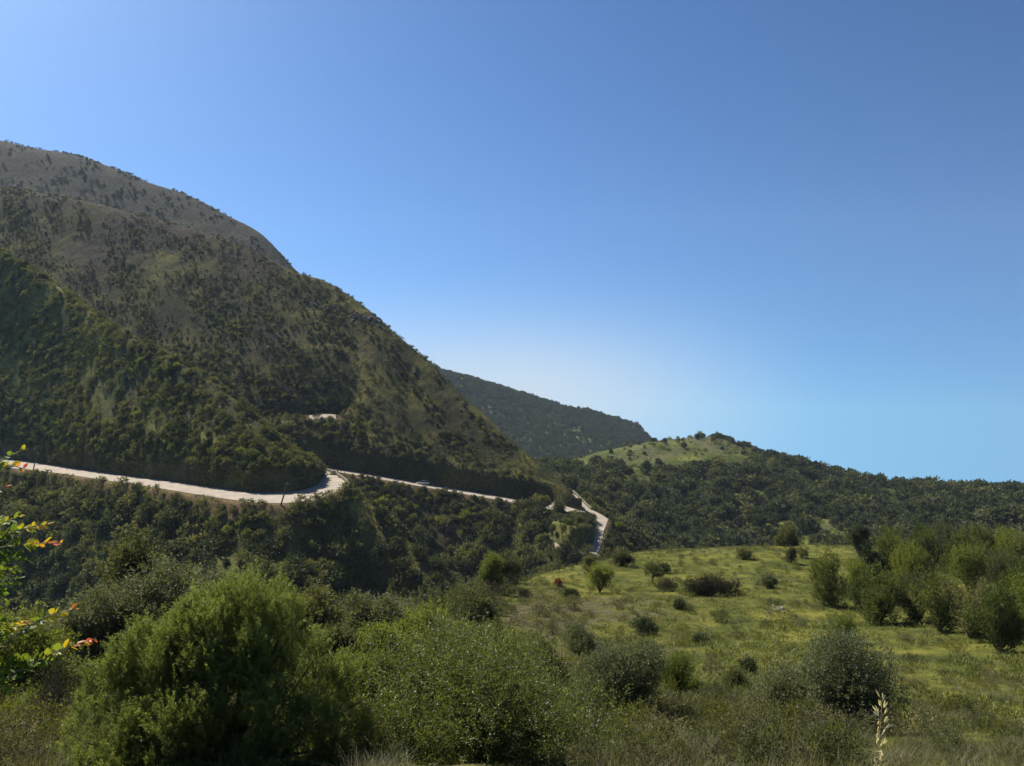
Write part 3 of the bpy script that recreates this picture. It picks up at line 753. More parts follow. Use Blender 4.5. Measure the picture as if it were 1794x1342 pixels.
# --- near spur
rgB = np.random.default_rng(101)
def dB(px, py, X, Y, Z, t):
    up_ = (t > 8.02) & (t < 10.6); lo = t < 4.5
    d = np.where(up_, 0.34*np.maximum(streak(X, Y, 4, 12, 201, 2.6, .55), .12), 0) + np.where(lo, 0.36*np.maximum(clump(X, Y, 7, 203, 2.4, .80), .4), 0)
    d = np.where((t > 1) & (t < 2) & (px > 330), d*.12, d)                      # grassy terrace
    d = np.where((t > 7.8) & (t < 8.35), 0.75*nose_w(px), d)
    return np.where((px > -120) & (px < 640), d, 0)
def nose_w(px): return np.clip((560-px)/20, 0, 1)
PB = B.scatter(dB, rg=rgB); pxb, pyb = project(PB)
roadrow = pchip(rx, ro, np.clip(pxb, -300, 612))
lowB = pyb > roadrow
SB = np.where(lowB, sizes(len(PB), .8, 3.4, rgB, 1.9), sizes(len(PB), .4, 1.8, rgB, 2.0))
SB = np.where(lowB & (PB[:, 1] > pchip(Bout['x'], Bout['Y'], np.clip(pxb, -300, 612))-7), np.minimum(SB, 1.2), SB)   # kept low beside the road
def dN(px, py, X, Y, Z, t): return np.where((px > 575) & (px < 905), 0.36*np.maximum(streak(X, Y, 4, 14, 205, 2.4, .68), .4), 0)*np.where(t > 5, .5, 1)
PN = N_.scatter(dN, rg=rgB); SN = sizes(len(PN), .6, 2.6, rgB, 2.0)
kn = np.hypot(PN[:, 0]-unproj(600, 850, 190)[0], PN[:, 1]-190) > 9; kn &= ~((project(PN)[0] < 618) & (PN[:, 1] > 168)); PN, SN = PN[kn], SN[kn]

# --- mountain: below its road, the toe, the slope
def dC(px, py, X, Y, Z, t):
    lo = (t < 1.9); mid_ = (t > 5.05) & (t < 9.85)
    d = np.where(lo, .30*np.maximum(clump(X, Y, 8, 207, 2.2, .85), .4), 0)
    low_face = np.clip((9.6-t)/1.6, 0, 1)
    d = d + np.where(mid_, (.16 + .62*low_face)*streak(X, Y, 7, 30, 209, 2.6, .50)*(1-.9*np.clip((t-9.1)/.4, 0, 1)*(px > 520)), 0)
    ravine = np.exp(-((py - (500 + (px-120)*0.62))/42)**2)*(px < 640)           # dark gully where the two slopes meet
    d = d + np.where(mid_, .14*ravine, 0) + np.where((t > 5.0) & (t < 6.0) & (px > 440) & (px < 640), .30, 0)
    d = np.where((t > 6) & (t < 7) & (px > 535) & (px < 600), 0, d)
    return np.where((px > -60) & (px < 1010), d, 0)
rgC = np.random.default_rng(102)
PC = Cm.scatter(dC, rg=rgC); pxc, pyc = project(PC)
roadC = HY - pchip(c1['x'], c1['z'], np.clip(pxc, -300, 1020))/pchip(c1['x'], c1['Y'], np.clip(pxc, -300, 1020))*F
lowC = pyc > roadC - 3
SC = np.where(lowC, sizes(len(PC), .9, 3.4, rgC, 1.8), sizes(len(PC), .35, 1.5, rgC, 2.6)*np.clip((pyc-300)/420, .5, 1)*np.where(pxc > 640, .8, 1))
Yr = pchip(c1['x'], c1['Y'], np.clip(pxc, -300, 1020))
SC = np.where(lowC & (PC[:, 1] > Yr - 9), np.minimum(SC, 1.3), SC)
# shelf
def shelf_z(x, y):
    i = int(np.clip((y-196)/.45, 0, nr-1)); j = int(np.clip((x-2)/.45, 0, nc-1)); return float(hz[i, j])
rgH = np.random.default_rng(103); HP, HS = [], []
for _ in range(4200):
    x, y = 2+45*rgH.random(), 200+95*rgH.random()
    i = int((y-196)/.45); j = int((x-2)/.45)
    rd = float(poly_dist(RP, np.array([x]), np.array([y]))[0])
    if kd[i, j] > 0.3: keep = rgH.random() < .95; s = .35 + 1.2*rgH.random()**2.5
    elif rd < -1.3: keep = rgH.random() < .34; s = min(.8 + 3.4*rgH.random()**2, 0.6 + (-rd)*0.45)
    else: keep = False
    if keep: HP.append((x, y, hz[i, j])); HS.append(s)
HP, HS = np.array(HP), np.array(HS)

allP = np.concatenate([PB, PN, PC, HP]); allS = np.concatenate([SB, SN, SC, HS])
k = in_frame(allP, 40); allP, allS = allP[k], allS[k]
sel = pick_largest(allP, allS, 300)
def zone_shrub(px, py):
    if px < 640 and py < 860 and py < np.interp(px, rx, ro) + 2: return 'dark green shrub on the steep slope above the pale road bend, one of many', 'shrubs on the slope above the pale road'
    if px < 620: return 'dark bushy shrub on the shaded slope below the pale road, one of many', 'shrubs on the shaded slope below the pale road'
    if px < 900: return 'shrub on the gully side between the two stretches of road, one of many', 'shrubs in the gully between the roads'
    return 'dark shrub crowding the hairpin bend of the lower road, one of many', 'shrubs round the hairpin bend'
individuals('hillside_shrub', 'shrub', allP[sel], allS[sel], P_bush[:3] + P_dark[:2], zone_shrub, 301)
rest = np.setdiff1d(np.arange(len(allP)), sel); rp, rs = allP[rest], allS[rest]
hgt = rs > 1.5
stuff('shrubbery', 'scrub of countless small green shrubs covering the slopes beside the roads', rp, P_bush + P_dark, 0, 0, 302, scl=rs, tilt=.06)
print('shrubs', len(allP))

# --- grass and heath tussocks on the slopes
def dBt(px, py, X, Y, Z, t): return np.where((px > -60) & (px < 640) & (((t > 7.15) & (t < 10.5)) | (t < 5.6)), .95, 0)*clump(X, Y, 4, 211, 2, .7)
def dNt(px, py, X, Y, Z, t): return np.where((px > 575) & (px < 905), .5, 0)*clump(X, Y, 4, 213, 2, .6)
TB = np.concatenate([B.scatter(dBt), N_.scatter(dNt)])
stuff('hillside_grass', 'tussocks of grass between the shrubs of the near hillside', TB, P_tus + [P_heath[2]], .7, 1.9, 303)
def dCt(px, py, X, Y, Z, t): return np.where((px > -40) & (px < 1010) & (((t > 5.1) & (t < 10.4)) | (t < 2.6)), .26, 0)*streak(X, Y, 6, 20, 215, 2.4, .6)
TC = Cm.scatter(dCt)
up_m = project(TC)[1] < 640 + 0*TC[:, 0]
stuff('heath', 'brown heath and tussocks covering the mountain', TC, P_heath + P_tus[2:], .4, 1.2, 304)
def dDt(px, py, X, Y, Z, t): return np.where((px > -60) & (t > .3) & (t < 2.0), .035, 0)*clump(X, Y, 18, 217, 3, .5)
stuff('mountain_scrub', 'sparse dark scrub dotted over the pale mountain shoulder', D.scatter(dDt), P_heath + P_dark, .7, 2.3, 305)
def dEt(px, py, X, Y, Z, t): return np.where((px > 700) & (px < 1190) & (t > .2) & (t < 2.6), .045, 0)*clump(X, Y, 40, 219, 1.2, 1.3)
stuff('far_woods', 'dense woods covering the far blue ridge', E.scatter(dEt), P_wood[:2] + P_dark[:1], 2.0, 5.5, 306)

_rocks = []
for q in range(3):
    rg_ = np.random.default_rng(q); Vv = unit(rg_.normal(size=(26, 3)))
    import bmesh
    bm_ = bmesh.new(); [bm_.verts.new(v*np.array([1, .8, .55])*(.7+.5*rg_.random())) for v in Vv]; bmesh.ops.convex_hull(bm_, input=bm_.verts)
    me_ = bpy.data.meshes.new('rock'); bm_.to_mesh(me_); bm_.free(); me_.materials.append(M_crag); _rocks.append(me_)
def dRk(px, py, X, Y, Z, t):
    ledge = np.exp(-(((py-(548+(px-600)*.22))/9)**2))*(px > 545)*(px < 690)
    return np.where((px > -20) & (px < 1000) & (t > 5.2) & (t < 10.3), .012*streak(X, Y, 6, 26, 241, 4, .25) + .5*ledge, 0)
stuff('scattered_rocks', 'small pale rocks and a rock ledge scattered over the mountain slope', Cm.scatter(dRk), _rocks, .25, 1.1, 321, tilt=.5)
# --- wooded knoll
rgF = np.random.default_rng(104)
def dF(px, py, X, Y, Z, t):
    d = .075*clump(X, Y, 20, 221, 2.2, .92)
    # grassy crest left of and below the summit
    crest = np.clip(1-np.abs(px-1150)/300, 0, 1)*np.clip((842-py - np.abs(px-1180)*.07)/32, 0, 1)
    d = d*(1-.93*np.clip(crest*2.2, 0, 1))
    for cx_, cy_, rx_, ry_ in ((1085, 838, 36, 9), (1190, 853, 36, 5), (1040, 822, 30, 6), (1330, 862, 14, 4), (1560, 900, 30, 5), (1150, 884, 22, 5)):
        d = d*(1-.95*np.exp(-(((px-cx_)/rx_)**2+((py-cy_)/ry_)**2)*1.5))
    d = d + np.where((t > 3.7) & (t < 4.35) & (px > 1240), .035, 0)               # trees along the crest
    return np.where((px > 930) & (px < 1850) & (t > .6) & (t < 4.6), d, 0)
PF = Fh.scatter(dF, rg=rgF); pxf, pyf = project(PF)
SF = sizes(len(PF), 2.2, 6.4, rgF, 1.5)
SF = np.where((pyf < 812) & (pxf < 1420), np.minimum(SF, 1.3 + 2.6*rgF.random(len(PF))**2), SF)
sel = pick_largest(PF, SF, 300)
def zone_tree(px, py):
    if px < 1250: return 'one of the many trees on the left flank of the wooded hill', 'trees on the left flank of the wooded hill'
    if px < 1500: return 'one of the many trees below the summit of the wooded hill', 'trees in the middle of the wooded hill'
    return 'one of the many trees on the low right shoulder of the hill', 'trees on the low right shoulder of the hill'
individuals('woodland_tree', 'tree', PF[sel], SF[sel], P_wood, zone_tree, 307, .04)
rest = np.setdiff1d(np.arange(len(PF)), sel)
stuff('woods', 'woods of countless green trees covering the round hill', PF[rest], P_wood, 0, 0, 308, scl=SF[rest], tilt=.04)
def dFt(px, py, X, Y, Z, t): return np.where((px > 930) & (px < 1830) & (t > .8) & (t < 4.3), .07, 0)*clump(X, Y, 8, 223, 2, .6)
stuff('hill_undergrowth', 'low undergrowth and grass between the trees of the round hill', Fh.scatter(dFt), P_heath[2:] + P_tus + P_bush[3:], .7, 2.0, 309)
print('woods', len(PF))

# ================================================================== MEADOW AND FOREGROUND GROUND COVER
T_far = [tuft('meadow_tuft', L_grass, .9, .13, 70, .03, 61, lean=1.6), tuft('meadow_tuft', L_grass, 1.1, .10, 80, .035, 62, lean=2.0), tuft('meadow_tuft', L_fresh, .8, .15, 60, .03, 63, lean=1.3)]
T_weed = [tuft('weed_tuft', L_weed, .6, .24, 150, .009, 64, seg=3, lean=1.3), tuft('weed_tuft', L_grass, .6, .20, 150, .009, 65, seg=3, lean=1.5), tuft('weed_tuft', L_weed, .5, .32, 90, .006, 66, seg=3, lean=1.2)]
def herb(name, mat, seed, w=.7, h=.45, n=90, ll=.032, lw=.013, nl=14):
    rg = np.random.default_rng(seed); lb = np.array(rand_lobes(rg, w, h, 5, .1))
    V, Q, T, tips = crown(lb, n, .16, nl, ll, lw, .6, .3, .3, seed)
    return quad_mesh(name, V, Q, [mat], attrs={'tint': T})
P_herb = [herb('herb', L_weed, 71), herb('herb', L_bush, 72), herb('herb', L_grass, 73), herb('herb', L_heath, 74, .8, .4, 90, .03, .008)]
P_low = [proto('low_shrub', L_bush, 1.4, 1.0, 260, .16, 12, .055, .026, 75, smat=M_bark), proto('low_shrub', L_fresh, 1.3, 1.0, 240, .18, 12, .055, .026, 76), proto('low_shrub', L_olive, 1.3, 1.0, 260, .16, 12, .05, .024, 77),
         proto('low_shrub', L_heath, 1.7, .8, 240, .2, 12, .05, .015, 78, up=.6)]

rgG = np.random.default_rng(105)
def dG1(px, py, X, Y, Z, t):
    ok = (px > -60) & (px < 1860) & (Y > 17) & (t < 7.3)
    return np.where(ok, 2.6*np.clip(40/Y, .35, 1.6), 0)*clump(X, Y, 3.0, 231, 1.8, .65)
PT = G.scatter(dG1, rg=rgG)
stuff('meadow_grass', 'sunlit yellow green grass of the sloping meadow', PT, T_far, .6, 1.5, 311)
def dG2(px, py, X, Y, Z, t):
    ok = (px > -160) & (px < 1960) & (Y > 6) & (Y < 30) & ~((((px > 110) & (px < 600)) | ((px > 700) & (px < 1000))) & (Y < 9.6))
    return np.where(ok, 11.0*np.clip((30-Y)/12, 0, 1), 0)*clump(X, Y, 1.6, 233, 2.0, .65)
stuff('weeds', 'dry grey green grass and weeds on the slope in front', G.scatter(dG2, rg=rgG), T_weed, .4, .95, 312)
def heathpatch(px, py): return np.exp(-(((px-955)/105)**2 + ((py-1085)/38)**2)*1.1)
def dG3(px, py, X, Y, Z, t):
    ok = (px > -160) & (px < 1960) & (Y > 8) & (t < 7.2)
    left = np.clip((900-px)/150, 0, 1); near = np.clip((30-Y)/10, 0, 1)
    d = 4.2*near*np.where(px < 1560, 1, .45) + 0.9*left*(Y < 60) + .40*(Y > 28)
    ok = ok & ~((((px > 110) & (px < 600)) | ((px > 700) & (px < 1000))) & (Y < 9.6))
    return np.where(ok, d, 0)*clump(X, Y, 2.5, 235, 2.2, .55)
stuff('ground_cover', 'knee high herbs covering the near slope', G.scatter(dG3, rg=rgG), P_herb, .5, 1.25, 313)
def dG4(px, py, X, Y, Z, t):
    ok = (px > -160) & (px < 1960) & (Y > 10) & (t < 7.6)
    left = np.clip((930-px)/120, 0, 1)
    return np.where(ok, .42*left*(Y > 13) + .9*heathpatch(px, py) + .085*(Y > 25) + .10*(Y < 26)*(px < 1400)*(Y > 11), 0)*clump(X, Y, 4, 237, 2.4, .55)
PL = G.scatter(dG4, rg=rgG); pxl, pyl = project(PL)
hp = heathpatch(pxl, pyl) > .35
stuff('heather', 'patch of low brown green heath at the meadow edge', PL[hp], [P_low[3], P_herb[3], P_low[0]], .45, .9, 314)
PLr = PL[~hp]
SLr = np.where(project(PLr)[0] < 900, sizes(len(PLr), .6, 2.3, rgG, 1.8), sizes(len(PLr), .2, .85, rgG, 2.2))
SLr = np.where(PLr[:, 1] < 24, np.minimum(SLr, .45 + .45*(PLr[:, 1]-10)/14), SLr)
stuff('undergrowth', 'tangled low shrubs filling the slope in front of the gully', PLr, P_low, 0, 0, 315, scl=SLr)
print('ground cover', len(PT), len(PL))

# ================================================================== SINGLE SHRUBS AND TREES NEAR BY
def spot(px, py): return G.hit(px, py)
def shrub_at(name, label, cat, px, py_foot, py_top, wpx, lmat, seed, Y=None, res=1.0, **k):
    p = G.at(px, Y) if Y else spot(px, py_foot)
    Yd = p.y; h = (HY - py_top)/F*Yd - p.z; wd = wpx/F*Yd
    return make_plant(name, label, cat, p, wd, h, lmat, seed=seed, **k)

# big bright juniper
def juniper():
    Yj = 9.5; p = G.at(400, Yj); sc = Yj/F
    def lob(px, py, rx, rz, dy=0, ry=None): return [(px-400)*sc, dy, (HY-py)*sc - p.z, rx*sc, (ry or rx)*sc, rz*sc]
    lobes = [lob(432, 1150, 78, 92), lob(478, 1135, 62, 75, .2), lob(360, 1128, 74, 62, .15), lob(290, 1165, 66, 62, .1), lob(395, 1165, 70, 85, -.1), lob(330, 1180, 72, 80, .1), lob(265, 1210, 70, 78, 0), lob(205, 1245, 60, 72, -.1), lob(180, 1300, 55, 62, -.2),
             lob(330, 1270, 90, 75, -.45), lob(450, 1240, 85, 80, -.4), lob(255, 1320, 90, 60, -.5), lob(400, 1330, 100, 60, -.6), lob(520, 1200, 50, 68, .35), lob(545, 1300, 75, 72, -.3), lob(592, 1255, 58, 72, .1),
             lob(565, 1235, 52, 60, .3), lob(600, 1320, 62, 70, 0)]
    lobes += [lob(300, 1345, 130, 60, -.75), lob(470, 1345, 120, 60, -.7), lob(190, 1350, 70, 50, -.4), lob(590, 1350, 60, 50, -.3)]
    lobes = np.array(lobes)
    lobes[:, 1] *= Yj/12
    V, Q, T, tips = crown(sublobes(lobes, 470, .27, 501, 1.7), 15500, .15, 36, .030, .0065, .72, .45, .16, 501, top=.7)
    root = empty('juniper_bush', p); tag(root, 'large bright green feathery juniper bush filling the lower left corner', 'juniper')
    link(bpy.data.objects.new('foliage', quad_mesh('foliage', V, Q, [L_juniper], attrs={'tint': T})), root)
    # leading shoots standing out of the outline
    rg = np.random.default_rng(5); vs, qs, tt = [], [], []; n = 0
    for i in rg.choice(len(tips), 420, replace=False):
        b = tips[i]
        if b[2] < .8: continue
        L_ = .16 + .22*rg.random(); ax = unit(np.array([rg.normal(0, .28)+.1, rg.normal(0, .25), 1.0])); m = 90
        t = rg.random(m); rad = unit(rg.normal(size=(m, 3)))
        Bp = b + ax*(t*L_)[:, None] + rad*(.036*(1-t))[:, None]; V2, Q2 = leaves(Bp, unit(ax*1.0+rad*.8), .028*(.6+.6*rg.random(m)), .006, rg)
        vs.append(V2); qs.append(Q2+n); n += len(V2); tt.append(np.full(len(V2), min(1, .6+.25*rg.random())))
    link(bpy.data.objects.new('shoots', quad_mesh('shoots', np.concatenate(vs), np.concatenate(qs), [L_juniper], attrs={'tint': np.concatenate(tt)})), root)
    SV, SQ = stems((0, 0, 0), lobes, tips, 220, .035, 501)
    link(bpy.data.objects.new('stems', quad_mesh('stems', SV, SQ, [M_bark], smooth=True)), root)
juniper()

near = [
 # name, label, cat, px, foot, top, width, mat, dict
 ('glossy_shrub', 'wide glossy small leaved shrub glittering at the bottom centre of the view', 'shrub', 835, None, 1105, 390, L_gloss, dict(Y=10.5, n_spray=6400, spray_len=.24, n_leaf=18, leaf_l=.028, leaf_w=.016, n_lobe=18, core=.35, n_br=220, up=.45, low=.15)),
 ('glossy_shrub', 'tall loose glossy shrub rising behind the glittering one at the centre', 'shrub', 880, None, 1085, 150, L_gloss, dict(Y=14.0, n_spray=1900, spray_len=.30, n_leaf=14, leaf_l=.034, leaf_w=.018, n_lobe=9, core=.3, n_br=90, up=.5, low=.4)),
 ('dark_shrub', 'dark grey green rounded shrub right of the glittering shrub', 'shrub', 1095, 1262, 1128, 135, L_olive, dict(n_spray=2200, spray_len=.26, n_leaf=16, leaf_l=.042, leaf_w=.018, n_lobe=9, core=.5, up=.5)),
 ('olive_shrub', 'tall grey green spreading shrub at the lower right behind the oat stalk', 'shrub', 1478, 1272, 1092, 150, L_olive, dict(n_spray=3000, spray_len=.28, n_leaf=16, leaf_l=.045, leaf_w=.02, n_lobe=12, core=.4, up=.45, n_br=90)),
 ('olive_shrub', 'broad low grey green shrub against the left side of the spreading one', 'shrub', 1395, 1262, 1165, 130, L_olive, dict(n_spray=2200, spray_len=.24, n_leaf=16, leaf_l=.042, leaf_w=.018, n_lobe=9, core=.5, up=.45)),
 ('leafy_bush', 'yellow green leafy bush left of the centre behind the juniper', 'shrub', 668, 1222, 1085, 120, L_fresh, dict(n_spray=1900, spray_len=.36, n_leaf=16, leaf_l=.075, leaf_w=.04, n_lobe=10, core=.45, up=.45)),
 ('leafy_bush', 'pale leafy bush between the yellow green bush and the glossy shrub', 'shrub', 745, 1190, 1062, 115, L_fresh, dict(n_spray=1700, spray_len=.38, n_leaf=16, leaf_l=.08, leaf_w=.042, n_lobe=9, core=.45, up=.5)),
 ('small_tree', 'dark small tree with silvery leaves and bare lower limbs above the leafy bushes', 'tree', 650, 1160, 1040, 105, L_olive, dict(n_spray=1300, spray_len=.45, n_leaf=14, leaf_l=.09, leaf_w=.045, n_lobe=8, core=.45, trunk_h=.8)),
 ('round_bush', 'dark round evergreen bush standing at the left edge of the meadow', 'shrub', 853, 1096, 1034, 66, L_dark, dict(n_spray=1500, spray_len=.30, n_leaf=14, leaf_l=.09, leaf_w=.045, n_lobe=8, core=.75, low=.1)),
 ('olive_shrub', 'grey shrub in front of the brown heath patch', 'shrub', 1015, 1152, 1098, 78, L_olive, dict(n_spray=1100, spray_len=.3, n_leaf=12, leaf_l=.065, leaf_w=.028, n_lobe=8, core=.5, up=.5)),
 ('grey_shrub', 'large grey leaved shrub in the dark hollow left of the juniper top', 'shrub', 300, None, 985, 215, L_olive, dict(Y=27, n_spray=3400, spray_len=.46, n_leaf=16, leaf_l=.085, leaf_w=.045, n_lobe=16, core=.5, up=.4)),
 ('grey_shrub', 'grey leaved shrub at the left end of the grey thicket by the dark hollow', 'shrub', 175, None, 1000, 130, L_olive, dict(Y=26, n_spray=2000, spray_len=.46, n_leaf=16, leaf_l=.085, leaf_w=.045, n_lobe=10, core=.5, up=.4)),
 ('bushy_tree', 'dark olive bushy tree rising behind the large grey shrub', 'tree', 232, None, 936, 120, L_bush, dict(Y=34, n_spray=1900, spray_len=.5, n_leaf=16, leaf_l=.12, leaf_w=.06, n_lobe=11, core=.6, trunk_h=.9)),
 ('bushy_tree', 'dark bushy tree right of the juniper top', 'tree', 535, None, 1030, 120, L_bush, dict(Y=31, n_spray=1800, spray_len=.42, n_leaf=16, leaf_l=.10, leaf_w=.05, n_lobe=10, core=.6, trunk_h=.6)),
 ('olive_bush', 'green yellow brush at the left edge below the dark hollow', 'shrub', 55, None, 1052, 150, L_fresh, dict(Y=20, n_spray=2000, spray_len=.34, n_leaf=14, leaf_l=.07, leaf_w=.03, n_lobe=10, core=.4, up=.5)),
 ('twiggy_bush', 'bare grey brown twiggy bush between the left edge and the juniper', 'shrub', 90, None, 1165, 120, L_heath, dict(Y=13, n_spray=900, spray_len=.3, n_leaf=8, leaf_l=.035, leaf_w=.012, n_lobe=8, core=.2, up=.6, n_br=260, smat=M_paletwig, r0=.03)),
 ('fern_clump', 'bright green ferny clump at the near edge of the meadow', 'fern', 1195, 1222, 1165, 75, L_fresh, dict(n_spray=700, spray_len=.42, n_leaf=18, leaf_l=.06, leaf_w=.016, n_lobe=5, core=.4, up=.75, low=.1)),
 ('small_bush', 'small dark bush at the lower right of the ferny clump', 'shrub', 1290, 1212, 1178, 42, L_bush, dict(n_spray=420, spray_len=.26, n_leaf=12, leaf_l=.05, leaf_w=.02, n_lobe=5, core=.5, up=.5)),
 ('small_bush', 'small dark bush beside the broad grey green shrub', 'shrub', 1312, 1180, 1155, 26, L_dark, dict(n_spray=300, spray_len=.22, n_leaf=12, leaf_l=.05, leaf_w=.02, n_lobe=5, core=.6)),
 ('willowy_bush', 'soft green willowy bush just above the spreading grey green shrub', 'shrub', 1470, 1130, 1072, 62, L_fresh, dict(n_spray=800, spray_len=.5, n_leaf=14, leaf_l=.08, leaf_w=.022, n_lobe=6, core=.4, up=.75)),
 ('leafy_bush', 'bright leafy bush squeezed between the juniper and the glittering shrub', 'shrub', 655, None, 1150, 95, L_fresh, dict(Y=15, n_spray=1500, spray_len=.28, n_leaf=14, leaf_l=.055, leaf_w=.03, n_lobe=9, core=.4, up=.5)),
 ('dark_shrub', 'dark bush in the gap above the right shoulder of the juniper', 'shrub', 585, None, 1098, 90, L_bush, dict(Y=22, n_spray=1300, spray_len=.34, n_leaf=14, leaf_l=.07, leaf_w=.035, n_lobe=8, core=.5, up=.4)),
 ('grey_shrub', 'silvery shrub above the left half of the glittering shrub', 'shrub', 775, None, 1092, 90, L_olive, dict(Y=24, n_spray=1200, spray_len=.36, n_leaf=14, leaf_l=.075, leaf_w=.035, n_lobe=8, core=.5, up=.5)),
 ('leafy_bush', 'olive leafy bush right above the glittering shrub near the heath patch', 'shrub', 935, None, 1128, 90, L_bush, dict(Y=20, n_spray=1300, spray_len=.32, n_leaf=14, leaf_l=.06, leaf_w=.03, n_lobe=8, core=.45, up=.5)),
 ('leafy_bush', 'fresh green bush in the hollow right of the large grey shrub', 'shrub', 420, None, 1045, 100, L_fresh, dict(Y=28, n_spray=1400, spray_len=.42, n_leaf=14, leaf_l=.09, leaf_w=.04, n_lobe=9, core=.5, up=.5)),
 # meadow
 ('dark_bush', 'dark round bush left of the loose tree in the upper meadow', 'shrub', 1000, 1048, 1027, 27, L_dark, dict(n_spray=420, spray_len=.24, n_leaf=10, leaf_l=.09, leaf_w=.05, n_lobe=6, core=.75, low=.1)),
 ('rust_bush', 'small rust red bush in the upper left meadow', 'shrub', 979, 1026, 1015, 12, L_rust, dict(n_spray=160, spray_len=.2, n_leaf=10, leaf_l=.08, leaf_w=.04, n_lobe=4, core=.6)),
 ('meadow_tree', 'loose pale green small tree with a visible trunk in the upper left meadow', 'tree', 1051, 1038, 988, 42, L_fresh, dict(n_spray=620, spray_len=.4, n_leaf=12, leaf_l=.11, leaf_w=.05, n_lobe=8, core=.45, up=.5, trunk_h=.55)),
 ('meadow_tree', 'small dark leaning tree behind the loose pale tree in the meadow', 'tree', 1031, 1006, 977, 22, L_bush, dict(n_spray=380, spray_len=.4, n_leaf=10, leaf_l=.12, leaf_w=.06, n_lobe=5, core=.5, trunk_h=.4)),
 ('meadow_tree', 'small branching tree with an open crown at the top of the meadow', 'tree', 1143, 1023, 990, 34, L_bush, dict(n_spray=420, spray_len=.42, n_leaf=10, leaf_l=.12, leaf_w=.05, n_lobe=6, core=.4, up=.5, trunk_h=.7)),
 ('dark_bush', 'dark bush beside the small branching tree', 'shrub', 1163, 1004, 988, 20, L_dark, dict(n_spray=240, spray_len=.3, n_leaf=10, leaf_l=.13, leaf_w=.06, n_lobe=5, core=.7)),
 ('wide_thicket', 'wide low dark thicket in the middle of the meadow', 'thicket', 1245, 1044, 1010, 106, L_heath, dict(n_spray=1500, spray_len=.45, n_leaf=12, leaf_l=.11, leaf_w=.04, n_lobe=14, core=.5, up=.6, low=.1, d=2.6, rz=0)),
 ('small_bush', 'low brownish bush left of the wide low thicket', 'shrub', 1173, 1035, 1016, 36, L_heath, dict(n_spray=420, spray_len=.34, n_leaf=10, leaf_l=.1, leaf_w=.04, n_lobe=6, core=.6, up=.5)),
 ('dark_bush', 'small dark bush directly below the left end of the wide low thicket', 'shrub', 1192, 1066, 1052, 17, L_dark, dict(n_spray=200, spray_len=.2, n_leaf=10, leaf_l=.08, leaf_w=.04, n_lobe=5, core=.7)),
 ('dark_bush', 'dark spiky bush alone in the middle of the lower meadow', 'shrub', 1133, 1114, 1082, 42, L_dark, dict(n_spray=700, spray_len=.28, n_leaf=12, leaf_l=.07, leaf_w=.03, n_lobe=7, core=.7, up=.5, low=.1)),
 ('dark_bush', 'small low dark bush right of the dark spiky bush', 'shrub', 1226, 1130, 1116, 26, L_dark, dict(n_spray=300, spray_len=.22, n_leaf=10, leaf_l=.06, leaf_w=.03, n_lobe=5, core=.6, up=.4)),
 ('meadow_shrub', 'upright grey green shrub casting a shadow right of the wide thicket', 'shrub', 1345, 1030, 1000, 27, L_olive, dict(n_spray=460, spray_len=.34, n_leaf=12, leaf_l=.11, leaf_w=.05, n_lobe=6, core=.6, up=.5, low=.1)),
 ('meadow_shrub', 'upright dark shrub near the upper end of the meadow left of the grove', 'shrub', 1387, 987, 960, 22, L_bush, dict(n_spray=360, spray_len=.4, n_leaf=10, leaf_l=.14, leaf_w=.06, n_lobe=5, core=.6, up=.5)),
 ('meadow_shrub', 'thin young shrub beside the upright dark shrub', 'shrub', 1406, 977, 962, 11, L_bush, dict(n_spray=120, spray_len=.4, n_leaf=10, leaf_l=.14, leaf_w=.06, n_lobe=4, core=.6, up=.5)),
 ('edge_tree', 'broad dark bushy tree on the far rim of the meadow', 'tree', 1384, 957, 925, 38, L_bush, dict(n_spray=700, spray_len=.6, n_leaf=12, leaf_l=.2, leaf_w=.09, n_lobe=8, core=.6, low=.1)),
 ('dark_bush', 'dark bush under the far rim of the meadow left of the broad bushy tree', 'shrub', 1304, 979, 962, 24, L_bush, dict(n_spray=280, spray_len=.4, n_leaf=10, leaf_l=.15, leaf_w=.06, n_lobe=5, core=.6)),
 ('yellow_tree', 'yellow green full tree at the head of the gully left of the meadow', 'tree', 862, 1028, 962, 44, L_fresh, dict(n_spray=900, spray_len=.5, n_leaf=14, leaf_l=.13, leaf_w=.055, n_lobe=8, core=.6, up=.6, trunk_h=.3)),
 ('dark_tree', 'darker full tree touching the yellow green tree at the gully head', 'tree', 893, 1010, 968, 38, L_bush, dict(n_spray=700, spray_len=.5, n_leaf=12, leaf_l=.14, leaf_w=.06, n_lobe=7, core=.6, trunk_h=.3)),
 ('rim_bush', 'dark bush on the rim between the meadow and the hairpin bend', 'shrub', 1088, 990, 966, 42, L_bush, dict(n_spray=500, spray_len=.45, n_leaf=12, leaf_l=.16, leaf_w=.07, n_lobe=7, core=.6)),
 ('small_bush', 'tiny dark bush at the left edge of the meadow near the rust red bush', 'shrub', 918, 1046, 1034, 20, L_heath, dict(n_spray=200, spray_len=.24, n_leaf=10, leaf_l=.08, leaf_w=.03, n_lobe=4, core=.6)),
]
for i, (nm, lb, ct, px, pf, pt, wpx, lm, kw) in enumerate(near):
    shrub_at(nm, lb, ct, px, pf, pt, wpx, lm, 600+i, **kw)

